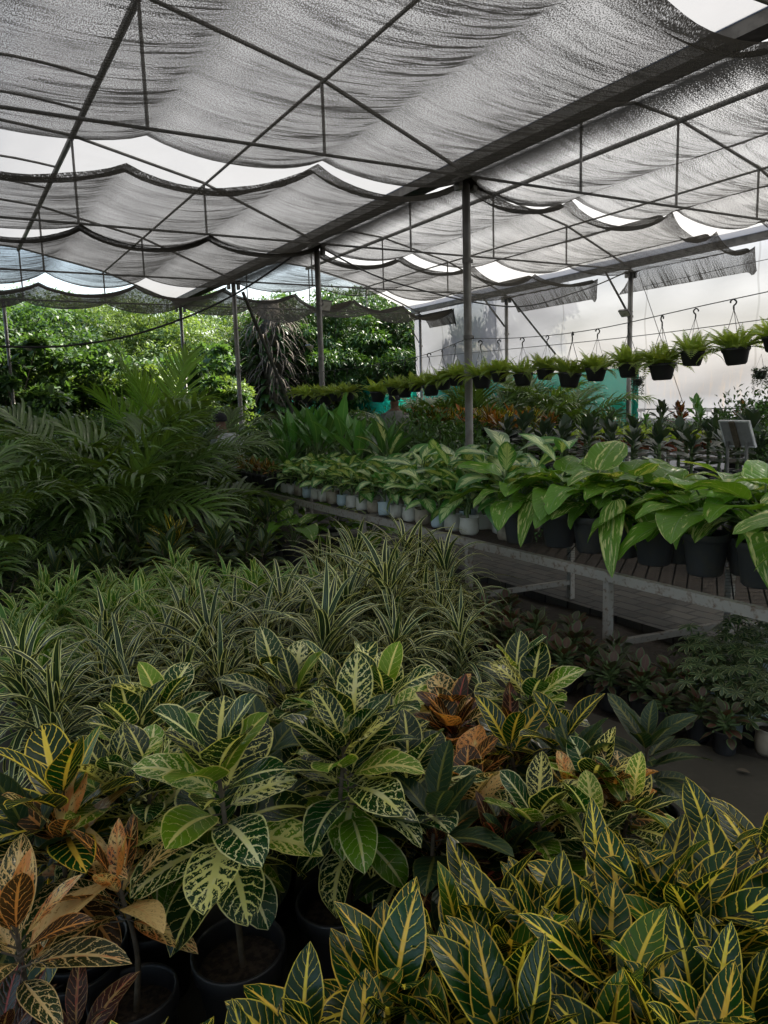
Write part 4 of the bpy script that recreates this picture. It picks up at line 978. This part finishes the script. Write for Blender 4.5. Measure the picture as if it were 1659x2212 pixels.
# small black pots at the far left end
SM = [bigleaf_proto(80+s_, ('orange', 'upright')[s_ % 2], 9, .13, .05, .15, .03, 'croton', pot_parts(.068, .15), (.4, 1.4), .7, .2, .0, .06, .1) for s_ in range(2)]
k = 0
for Y in (8.25, 8.42, 8.6, 8.78, 8.96, 9.14, 9.32):
    for X in (3.27, 3.47):
        place(SM[k % 2], 'small_potted_plant', (X, Y, .605), rz(), f'small plant in a black pot at the far left bench end, {ORD[k]} from the right', 'potted plant', 'small black pots at the bench end', 1.05); k += 1

# --- marbled big leaved plants in black pots
PO = [bigleaf_proto(100+s_, 'marble', 13 if s_ < 4 else 14, .34, .25, .21, .27, 'heart', pot_parts(.125, .235, 'potgrey', .86), (.6, 1.45), 1.25, .14, .05, .03, .5, nu=12, nv=6, down=.32, sr=.0055) for s_ in range(6)]
PLAB = ['second from the left', 'third from the left', 'fourth, a long leaf hanging over the edge', 'fifth from the left, its whole pot in view', 'sixth from the left, its whole pot in view', 'rightmost one cut by the picture edge']
for q, (px, py) in enumerate([(1198, 1183), (1268, 1195), (1335, 1205), (1403, 1222), (1512, 1245), (1632, 1270)]):
    p = onz(px, py, .6); p[0] = max(p[0]+.04, 3.345)
    place(PO[q % 6], 'marbled_leaf_plant', (p[0], p[1], .605), [1.0, 2.2, 4.1, .3, 5.2, 3.3][q], 'marbled plant in black pot, front row, '+PLAB[q], 'potted plant', 'marbled leaved plants in black pots', 1.0)
place(PO[4], 'marbled_leaf_plant', (3.36, 3.98, .605), 3.9, 'marbled plant in black pot, front row, leftmost, leaning left', 'potted plant', 'marbled leaved plants in black pots', .95)
k = 0
for (X, Y, s_) in [(3.68, 3.72, .9), (3.93, 3.5, .95), (3.66, 3.32, .95), (3.9, 3.1, .95), (3.68, 2.92, 1.0), (3.95, 2.7, 1.0), (3.7, 2.5, 1.0), (3.95, 2.3, 1.02), (3.68, 2.1, 1.0), (3.4, 1.8, 1.0), (3.9, 1.85, 1.0)]:
    place(PO[(k*2+1) % 6], 'marbled_leaf_plant', (X, Y, .605), rz(), f'marbled plant behind the front black pots, {ORD[k]} from the left', 'potted plant', 'marbled leaved plants in black pots', s_*.9); k += 1
# hero leaves hanging over the bench edge
def hero(name, mat, px0, py0, X0, px1, py1, X1, W, bend, label, prof='heart', n=(-.7, 0, .7), fold=.12, rnd=.3):
    a = onx(px0, py0, X0); b = onx(px1, py1, X1); m = MB(); c0 = MB()
    d = b-a; L = np.linalg.norm(d)
    leaf(m, a, nrm(d)+np.array(n)*bend*.35, n, L*1.03, W, bend, fold, prof, 14, 8, rnd, .03, .1, 1.0, 1.2)
    return m.mesh(name, MT[mat])
for (c, nm) in (((1330, 1080, 3.30, 1315, 1240, 3.05, .17, .5), 'large leaf hanging down over the bench edge'), ((1160, 1060, 3.3, 1120, 1175, 3.02, .16, .4), 'leaf hanging over the edge between bags and black pots')):
    e = empty('hanging_leaf', tuple(onx(c[0], c[1], c[2])), 0, 'marbled '+nm, 'leaf', 'long marbled leaves over the bench edge')
    me = hero('blade', 'marble', *c[:8], nm); o = obj('blade', me, e); o.location = -Vector(e.location)

# --- plants on the low bench behind the path
RUB = [bigleaf_proto(120+s_, 'rubber', 20, .125, .062, .17, .02, 'ellip', pot_parts(.09, .17), (.0, 1.4), .5, .2, .0, .26, .0) for s_ in range(3)]
k = 0
for q in range(11):
    for r_ in range(3):
        X = 6.45+r_*.38; Y = 4.3+q*.36
        place(RUB[(q+r_) % 3], 'rubber_plant', (X+RNG.uniform(-.05, .05), Y, .505), rz(), f'dark rubber plant, {ORD[q]} from the right, {ORD[r_]} row of the low bench', 'potted plant', 'dark rubber plants on the low bench', RNG.uniform(1.25, 1.75)); k += 1
LM = [bigleaf_proto(140+s_, 'lime', 16, .085, .06, .10, .02, 'broad', pot_parts(.055, .10, 'terra'), (.1, 1.3), .4, .1, .0, .04, .0) for s_ in range(3)]
for r_ in range(4):
    for q in range(13):
        X = 8.5+r_*.24; Y = 6.9+q*.24
        place(LM[(q*2+r_) % 3], 'lime_potted_plant', (X, Y, .785), rz(), f'lime green plant in terracotta pot, {ORD[q]} from the right, {ORD[r_]} bench row', 'potted plant', 'lime green plants in terracotta pots', RNG.uniform(1.15, 1.45))
OC = [bigleaf_proto(160+s_, ('orange', 'gold', 'orange')[s_], 18, .18, .06, .16, .02, 'croton', pot_parts(.09, .17), (.2, 1.45), .5, .25, .0, .14, .0) for s_ in range(3)]
for r_ in range(3):
    for q in range(14):
        X = 8.5+r_*.36; Y = 10.1+q*.27
        place(OC[(q+r_) % 3], 'orange_croton', (X, Y, .785), rz(), f'orange croton before the far palms, {ORD[q]} from the right, {ORD[r_]} row', 'potted plant', 'orange crotons on the back bench', RNG.uniform(1.1, 1.5))
# plants right of the rubber plants, by the wall
k = 0
for q in range(9):
    for r_ in range(2):
        v = ['s', 't'][(q+r_) % 2]
        place(BU[v], 'small_shrub', (10.85+r_*.5, 5.0+q*.55, .645), rz(), f'small dark shrub on the wall bench, {ORD[q]} from the right, {["front", "back"][r_]} row', 'shrub', 'small shrubs on the wall bench', RNG.uniform(.55, .8)); k += 1
ST = [bigleaf_proto(180+s_, ('red', 'upright', 'rubber')[s_], 14, .10, .045, .10, .03, 'ellip', pot_parts(.07, .13, ('terra', 'pot', 'pot')[s_]), (.2, 1.4), .4, .2, 0, .2, .0) for s_ in range(3)]
for q in range(12):
    for r_ in range(2):
        place(ST[(q*2+r_) % 3], 'small_potted_plant', (9.6+r_*.35, 4.6+q*.34, .785), rz(), f'small plant near the white wall, {ORD[q]} from the right, {["front", "back"][r_]} row', 'potted plant', 'small mixed plants near the white wall', RNG.uniform(1.2, 1.9))
for k, (px, py, X, s_) in enumerate([(1640, 900, 8.2, 1.6), (1590, 935, 9.5, 1.2), (1655, 960, 6.6, 1.1)]):
    p = onx(px, py, X); place(BU['t'], 'dark_shrub', (X, p[1], .5), rz(), ['tall dark shrub with upright small leaves at the right picture edge', 'rounded dark shrub behind the tilted board', 'low dark shrub in front of the tilted board'][k], 'shrub', None, s_)
k = 0
for (X, Y) in [(5.75, 6.3), (5.85, 7.2), (5.8, 8.0), (5.7, 8.9), (6.0, 9.8), (5.8, 10.6), (6.4, 11.4), (7.2, 12.0), (6.9, 10.2), (7.0, 9.1), (7.9, 11.2), (7.8, 13), (5.3, 12.2), (4.7, 10.6), (4.6, 11.8), (6.1, 13.1), (9.8, 14.3), (10.9, 13.4), (8.8, 15), (7.4, 14.4)]:
    place(BU['abd'[k % 3]], 'bush', (X, Y, 0), rz(), f'dark bush in the middle distance behind the bench, {ORD[k]} from the right', 'bush', 'bushes behind the bench', .98 if Y > 9 else .72); k += 1

# tilted display board
e = empty('display_board', (6.0, 4.2, 0), R(-6), 'grey tilted board with a white frame and dark upright on its back', 'board')
m = MB(); ax = [[0, 1, 0], [.25, 0, -.97], [.97, 0, .25]]
def bl(n_, c, sz, mat): mm = MB(); mm.box(c, sz, ax=np.array([nrm((0, -1, 0)), nrm((.38, 0, -.92)), nrm((.92, 0, .38))])); mm.build(n_, MT[mat], e, False)
MT['board'] = simple('grey_board', (.22, .215, .21), .7, var=.06); MT['boardframe'] = simple('white_frame', (.55, .55, .54), .5)
bl('panel', (0, 0, 1.22), (.30, .23, .012), 'board'); bl('upright', (-.02, .01, 1.215), (.05, .24, .02), 'wood')
for dx, dz, sz in ((.155, 0, (.012, .25, .022)), (-.155, 0, (.012, .25, .022))): bl('frame_side', (0, -dx, 1.22), sz, 'boardframe')
for s_ in (-1, 1): bl('frame_rail', (.38*.12*s_, 0, 1.22-.92*.12*s_), (.32, .012, .022), 'boardframe')
m = MB(); m.bar((.04, -.1, 0), (.0, -.1, 1.15), .02); m.bar((.04, .1, 0), (.0, .1, 1.15), .02); m.build('stand', MT['darksteel'], e, False)
def label_tag(px, py, X, lb, s_=1.0, round_=False):
    p = onx(px, py, X); e = empty('plant_label', tuple(p), R(-40), lb, 'plant label', 'white plant labels', s_)
    m = MB()
    if round_: m.tube([(0, -.003, 0), (0, .003, 0)], .03, 14)
    else: m.box((0, 0, 0), (.13, .004, .06))
    o = m.build('card', MT['boardframe'], e, False); o.rotation_euler = (R(-35), 0, 0)
    st = MB(); st.tube([(0, .01, -.02), (0, .01, -.32)], .005, 5); st.build('stake', MT['boardframe'], e)
label_tag(1385, 886, 10.2, 'small white label on a stake by the green net post')
label_tag(1528, 886, 10.4, 'small white label among the thin stemmed plants near the wall')
label_tag(1470, 888, 10.3, 'small white label left of the thin stemmed plants near the wall', .9)
label_tag(1350, 972, 6.2, 'white label lying among the dark rubber plants', .9)
label_tag(1405, 990, 5.6, 'round white label among the rubber plants', 1, True)

# --- under the bench: coleus, variegated schefflera, big marbled leaves
CO = [bigleaf_proto(200+s_, 'coleus', 30, .075, .05, .12, .055, 'ellip', bag_parts(.05, .13, 'bagk', 60+s_), (-.3, 1.2), .5, .15, 0, .05, .1, nu=5, nv=2) for s_ in range(4)]
k = 0
for q in range(19):
    for r_ in range(3):
        X = 2.72+r_*.19+(q % 2)*.04-max(0, (3.2-(4.75-q*.155)))*-.06; Y = 4.75-q*.155
        if Y < 1.9: continue
        if r_ == 0 and Y > 4.2 or X > 3.12: continue
        place(CO[(q+r_) % 4], 'coleus_plant', (X, Y, .03), rz(), f'small dark red plant in black bag, {ORD[q]} from the far end, {ORD[r_]} row', 'potted plant', 'small dark red plants under the bench', RNG.uniform(.85, 1.1)); k += 1
SC = [whorl_proto(220+s_, 'scheff', 13, 7, .058, .021, .2, .14, bag_parts(.06, .12, ('bagb', 'bagt')[s_ % 2], 70+s_)) for s_ in range(4)]
k = 0
for (px, py) in [(1500, 1560), (1555, 1575), (1612, 1590), (1660, 1625), (1530, 1530), (1585, 1530), (1640, 1550), (1500, 1500), (1560, 1490), (1620, 1495), (1655, 1470), (1590, 1455), (1650, 1430)]:
    p = onz(px, py, .05); place(SC[k % 4], 'variegated_schefflera', p, rz(), f'variegated plant in a {["blue", "muddy"][k % 2]} bag at the lower right, {ORD[k]} of its cluster', 'potted plant', 'variegated plants in blue and white bags', RNG.uniform(.9, 1.1)); k += 1
for k, (X, Y, s_, lb) in enumerate([(2.85, 6.75, .95, 'dark marbled plant standing on the ground left of the bench leg'), (2.9, 7.4, 1.0, 'marbled plant with a pale folded leaf under the far bench end'), (3.7, 6.7, .8, 'shaded marbled plant under the far bench'), (3.75, 7.6, .8, 'shaded marbled plant farthest under the bench')]):
    place(PO[k+1], 'marbled_leaf_plant', (X, Y, .0), rz(), lb, 'potted plant', 'marbled plants on the ground under the bench', s_)

# --- dark crotons between the palms and the striped bed
DC = [croton_proto(300+s_, ('dark', 'dark', 'gold', 'red')[s_], 22, .26, .085, .5, 'croton', (.12, .22), 2, .02, .1, .22, 1.25, -.2, .7) for s_ in range(4)]
k = 0
for q in range(8):
    for r_ in range(3):
        X = .25+q*.37+(r_ % 2)*.17; Y = 5.75+r_*.42
        if X > 2.45+r_*.1: continue
        v = [0, 1, 0, 1, 1, 0, 2, 1, 0, 0, 0, 1][(q*5+r_*3) % 12]
        place(DC[v], 'dark_croton', (X, Y, .02), rz(), f'{["dark green", "dark green", "gold veined", "dark red"][v]} croton, {ORD[q]} from the left in the {ORD[r_]} row below the palms', 'potted plant', 'dark crotons below the palms', RNG.uniform(.85, 1.1)); k += 1

# --- striped bed
DR = [dracaena_proto(400+s_, 'stripe', .50+.03*(s_ % 3), .50, .029, 2, 28) for s_ in range(6)]
DL = [dracaena_proto(420+s_, 'stripe2', .47, .32, .030, 3, 20) for s_ in range(4)]
for r_ in range(11):
    Y = 2.92+r_*.24
    q = 0; X = .10+(r_ % 2)*.11+max(0, r_-4)*.02
    while X < 2.62:
        edge = 5.15-max(0, X-1.1)*.80
        ok = Y < edge+.1 and X > .04*Y and not (X > 2.2 and Y < 3.3)
        if ok:
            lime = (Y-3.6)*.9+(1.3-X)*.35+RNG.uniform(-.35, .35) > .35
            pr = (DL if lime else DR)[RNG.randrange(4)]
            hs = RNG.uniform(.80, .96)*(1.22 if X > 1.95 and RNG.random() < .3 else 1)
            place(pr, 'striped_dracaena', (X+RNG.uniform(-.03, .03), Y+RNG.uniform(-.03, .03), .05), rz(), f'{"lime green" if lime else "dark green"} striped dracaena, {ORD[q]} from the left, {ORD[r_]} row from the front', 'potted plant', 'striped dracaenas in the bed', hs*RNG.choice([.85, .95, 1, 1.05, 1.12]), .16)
        q += 1; X += .195

# --- broad leaved crotons in the middle
CRD = {'c1': (500, 'cream', 30, .21, .125, .74, 'broad', (.115, .28), 2, .035, .09, .26), 'c2': (501, 'cream', 28, .19, .118, .55, 'broad', (.115, .25), 2, .04, .09, .24),
      'c3': (502, 'cream', 32, .22, .145, .78, 'broad', (.115, .28), 1, .03, .09, .30), 'c4': (511, 'cream', 26, .20, .12, .52, 'broad', (.115, .25), 2, .04, .08, .2),
      'p1': (503, 'pink', 18, .22, .095, .60, 'broad', (.115, .28), 1, .02, .09, .16), 'p2': (504, 'pink', 26, .18, .12, .52, 'broad', (.115, .25), 2, .03, .09, .2),
      'r1': (505, 'red', 26, .21, .085, .48, 'croton', (.115, .25), 2, .03, .09, .2), 'g1': (506, 'gold', 18, .28, .12, .66, 'broad', (.115, .28), 1, .02, .09, .2),
      'd1': (507, 'dark', 20, .24, .115, .58, 'broad', (.115, .26), 1, .03, .09, .24), 'd2': (512, 'dark', 26, .22, .10, .50, 'broad', (.115, .26), 1, .03, .09, .2),
      'p3': (508, 'pink', 16, .23, .085, .56, 'croton', (.11, .28), 1, .01, .02, .09, 1.3, .15), 'g2': (513, 'gold', 16, .22, .10, .52, 'broad', (.115, .25), 2, .03, .08, .18)}
CR = {k_: croton_proto(*a_, **({} if len(a_) > 12 else dict(e_top=1.15, e_low=-.35, bend=.95))) for k_, a_ in CRD.items()}
CN = {'c': 'cream veined', 'p': 'pink and cream mottled', 'r': 'dark red', 'g': 'gold veined', 'd': 'dark green'}
MID = [  # px, py of the plant's top, kind, turn, size, where
    (190, 1640, 'g1', .4, 1.0, 'with one tall upright leaf at the left beside the striped bed'),
    (300, 1560, 'c1', 1.9, .9, 'touching the striped bed behind the tall leaf'),
    (415, 1600, 'c2', .2, 1.1, 'left of the one with lime new leaves'),
    (525, 1570, 'c3', 2.5, 1.0, 'with lime green new leaves, over a round black pot'),
    (590, 1540, 'c2', 4.2, 1.15, 'behind the one with lime green new leaves'),
    (745, 1560, 'c1', 3.3, 1.0, 'over the dark round pot near the picture centre'),
    (750, 1415, 'c2', 5.0, 1.15, 'standing highest against the striped leaves in the centre'),
    (870, 1540, 'c2', 1.2, 1.1, 'with plain green top right of the centre one'),
    (645, 1640, 'd1', .7, 1.0, 'between the two cream veined ones in the centre'),
    (955, 1470, 'p2', 3.9, 1.0, 'with pink leaves at the edge of the striped bed'),
    (1035, 1500, 'r1', 2.0, 1.05, 'right of the pink leaves'),
    (1120, 1400, 'c4', 4.4, 1.1, 'standing farthest back near the bench'),
    (1165, 1510, 'g2', 2.8, 1.0, 'with upright yellow veined leaves in the middle group'),
    (1080, 1600, 'p2', .8, .95, 'with rounded pink leaves in the middle group'),
    (1245, 1540, 'd2', 3.1, 1.0, 'right of the upright yellow veined leaf'),
    (1340, 1600, 'c4', 1.6, .95, 'beside the bare concrete'),
    (1395, 1520, 'd2', .2, .95, 'rightmost of the middle group'),
    (1200, 1670, 'c4', 2.2, .95, 'at the front of the middle group'),
    (1290, 1640, 'p2', 5.5, .9, 'low at the front right of the middle group'),
    (940, 1640, 'd1', 3.7, .95, 'with narrow dark leaves before the middle group'),
    (1010, 1720, 'r1', 5.1, .9, 'low and shaded before the middle group'),
    (1120, 1740, 'd2', 2.1, .85, 'low and dark before the pink leaved one'),
    (850, 1650, 'c2', .9, .95, 'between the centre pot and the middle group'),
    (312, 1925, 'p3', .9, .92, 'with orange upright leaves over the nearest black pot'),
    (5, 1890, 'p3', 2.7, 1.0, 'cut off by the left picture edge'),
    (50, 1690, 'd1', 5.7, 1.0, 'dark and low at the left picture edge'),
    (120, 1690, 'p1', 1.1, 1.0, 'before the tall upright leaf at the left'),
    (75, 2120, 'r1', 2.2, .8, 'dark and shaded in the lower left corner'),
    (430, 1740, 'c2', 3.0, 1.0, 'low between the orange one and the lime topped one'),
]
for (px, py, kd, tr, s_, lb) in MID:
    z = CRD[kd][5]*s_+.14; p = onz(px, py, z)
    xy = {525: (.52, 1.67), 745: (.81, 1.69), 312: (.26, 1.66), 190: (.18, 1.90), 430: (.43, 2.12), 645: (.70, 2.05), 850: (1.10, 1.98), 415: (.55, 2.4), 590: (.85, 2.38)}.get(px, (p[0], p[1]))
    place(CR[kd], 'croton', (xy[0], xy[1], .0), tr, f'{CN[kd[0]]} croton {lb}', 'potted plant', 'broad leaved crotons in pots', s_, .07)

# --- narrow leaved gold veined crotons at the lower right
GC = [croton_proto(600+s_, 'gold', 12, .235, .115, .44, 'croton', (.10, .2), 2, .03, .06, .13, 1.15, -.15, .8, fold=.22) for s_ in range(7)]
FROWS = [[(1190, 1880), (1290, 1850), (1400, 1830), (1540, 1800), (1650, 1750)], [(1110, 1940), (1310, 1930), (1440, 1900), (1580, 1880)],
         [(1000, 1890), (1190, 1960), (1330, 1960), (1460, 1930), (1590, 1910)], [(940, 2020), (1070, 2010), (1260, 2050), (1400, 2040), (1600, 2030)],
         [(700, 2120), (800, 2080), (1120, 2110), (1450, 2140), (1600, 2130)], [(650, 2260), (740, 2180), (900, 2150), (1030, 2180), (1250, 2180), (1520, 2200), (1660, 2190)], [(440, 2290), (650, 2260)]]
k = 0
for r_, row in enumerate(FROWS):
    for q, (px, py) in enumerate(row):
        s_ = .95+.16*((k*37) % 10)/10; kd = GC[k % 7]
        p = onz(px, py+15, .44*s_+.13)
        place(kd, 'narrow_croton', (p[0], p[1], .0), rz(), f'gold veined narrow croton at the lower right, {ORD[q]} from left, {ORD[r_]} row', 'potted plant', 'narrow leaved crotons at the lower right', s_, .12); k += 1

# --- people, small and half hidden
def person(loc, rzz, label, shirt, cap, bent=0.0):
    e = empty('person', tuple(loc), rzz, label, 'person')
    bm_v = [(0, 0, .95), (0, .0, 1.2), (0, .02+bent*.2, 1.42), (0, .03+bent*.3, 1.52), (0, .05+bent*.35, 1.6), (0, .06+bent*.36, 1.70),
            (.19, .02+bent*.2, 1.40), (.24, .06+bent*.2, 1.14), (.20, .22+bent*.2, 1.0), (-.19, .02+bent*.2, 1.40), (-.24, .06+bent*.2, 1.14), (-.20, .22+bent*.2, 1.0),
            (.10, 0, .88), (.11, .02, .48), (.11, 0, .06), (-.10, 0, .88), (-.11, .02, .48), (-.11, 0, .06), (.11, .12, .03), (-.11, .12, .03), (.20, .30+bent*.2, .98), (-.20, .30+bent*.2, .98)]
    ed = [(0, 1), (1, 2), (2, 3), (3, 4), (4, 5), (2, 6), (6, 7), (7, 8), (2, 9), (9, 10), (10, 11), (0, 12), (12, 13), (13, 14), (0, 15), (15, 16), (16, 17), (14, 18), (17, 19), (8, 20), (11, 21)]
    rad = [.15, .15, .16, .055, .085, .09, .06, .045, .035, .06, .045, .035, .085, .06, .045, .085, .06, .045, .04, .04, .03, .03]
    me = bpy.data.meshes.new('body'); me.from_pydata(bm_v, ed, []); o = obj('body', me, e)
    md = o.modifiers.new('skin', 'SKIN'); sv_ = me.skin_vertices[0].data
    for q, r_ in enumerate(rad): sv_[q].radius = (r_, r_*.85)
    sv_[0].use_root = True
    o.modifiers.new('sub', 'SUBSURF').levels = 2; o.modifiers['sub'].render_levels = 2
    me.materials.append(MT['skin'])
    s_ = MB(); s_.lathe([(.17, .86), (.19, .95), (.185, 1.15), (.20, 1.3), (.19, 1.38), (.13, 1.46), (.075, 1.50)], 20); so = s_.build('shirt', MT[shirt], e)
    so.scale = (1.25, .95, 1); so.location = (0, bent*.1, 0)
    for sx in (-1, 1):
        a = MB(); a.tube([(sx*.17, .02+bent*.2, 1.41), (sx*.225, .05+bent*.2, 1.24), (sx*.245, .07+bent*.2, 1.12)], [.078, .07, .065], 12); a.build('sleeve', MT[shirt], e)
        t_ = MB(); t_.tube([(sx*.10, 0, .92), (sx*.11, .02, .48), (sx*.11, 0, .08)], [.11, .085, .075], 12); t_.build('trouser_leg', MT['trousers'], e)
    h = MB(); h.lathe([(.098, 1.665), (.105, 1.70), (.10, 1.745), (.07, 1.785), (.001, 1.80)], 18, c=(0, .058+bent*.36, 0)); h.build('cap' if cap else 'hair', MT['capm'], e)
    if cap: b = MB(); b.box((0, .165+bent*.36, 1.675), (.15, .12, .012)); b.build('cap_peak', MT['capm'], e)
MT['skin'] = simple('skin', (.16, .085, .055), .6); MT['shirtw'] = simple('white_shirt', (.62, .64, .68), .8); MT['shirtd'] = simple('grey_shirt', (.16, .17, .15), .85)
MT['trousers'] = simple('dark_trousers', (.03, .032, .04), .8); MT['capm'] = simple('dark_cap', (.015, .016, .02), .8)
p = ony(852, 862, 11.6); person((p[0], p[1], -.07), R(150), 'person in a dark cap and grey shirt, face just above the plants', 'shirtd', True)
p = ony(497, 905, 10.8); person((p[0], p[1], -.30), R(20), 'person in a white shirt half hidden behind the palms', 'shirtw', False, .5)

# fallen leaves on the floor
rg = random.Random(77)
for k, (px, py) in enumerate([(1500, 1700), (1590, 1662), (1100, 1335), (1180, 1310), (1390, 1390), (1420, 1432), (1250, 1420)]):
    p = onz(px, py, .062 if k < 2 else .04); m = MB(); a = rg.uniform(0, 6.28)
    leaf(m, (0, 0, 0), (math.cos(a), math.sin(a), .1), (0, 0, 1), rg.uniform(.05, .09), .03, .3, .3, 'ellip', 5, 2, rg.random())
    o = m.build('fallen_leaf', MT['dead']); o.location = tuple(p); tag(o, f'dry brown leaf lying on the {"bare concrete at the lower right" if k < 2 else "soil under the bench"}, {ORD[k if k < 2 else k-2]} from the {"left" if k < 2 else "far end"}', 'fallen leaf', 'dry leaves on the ground')
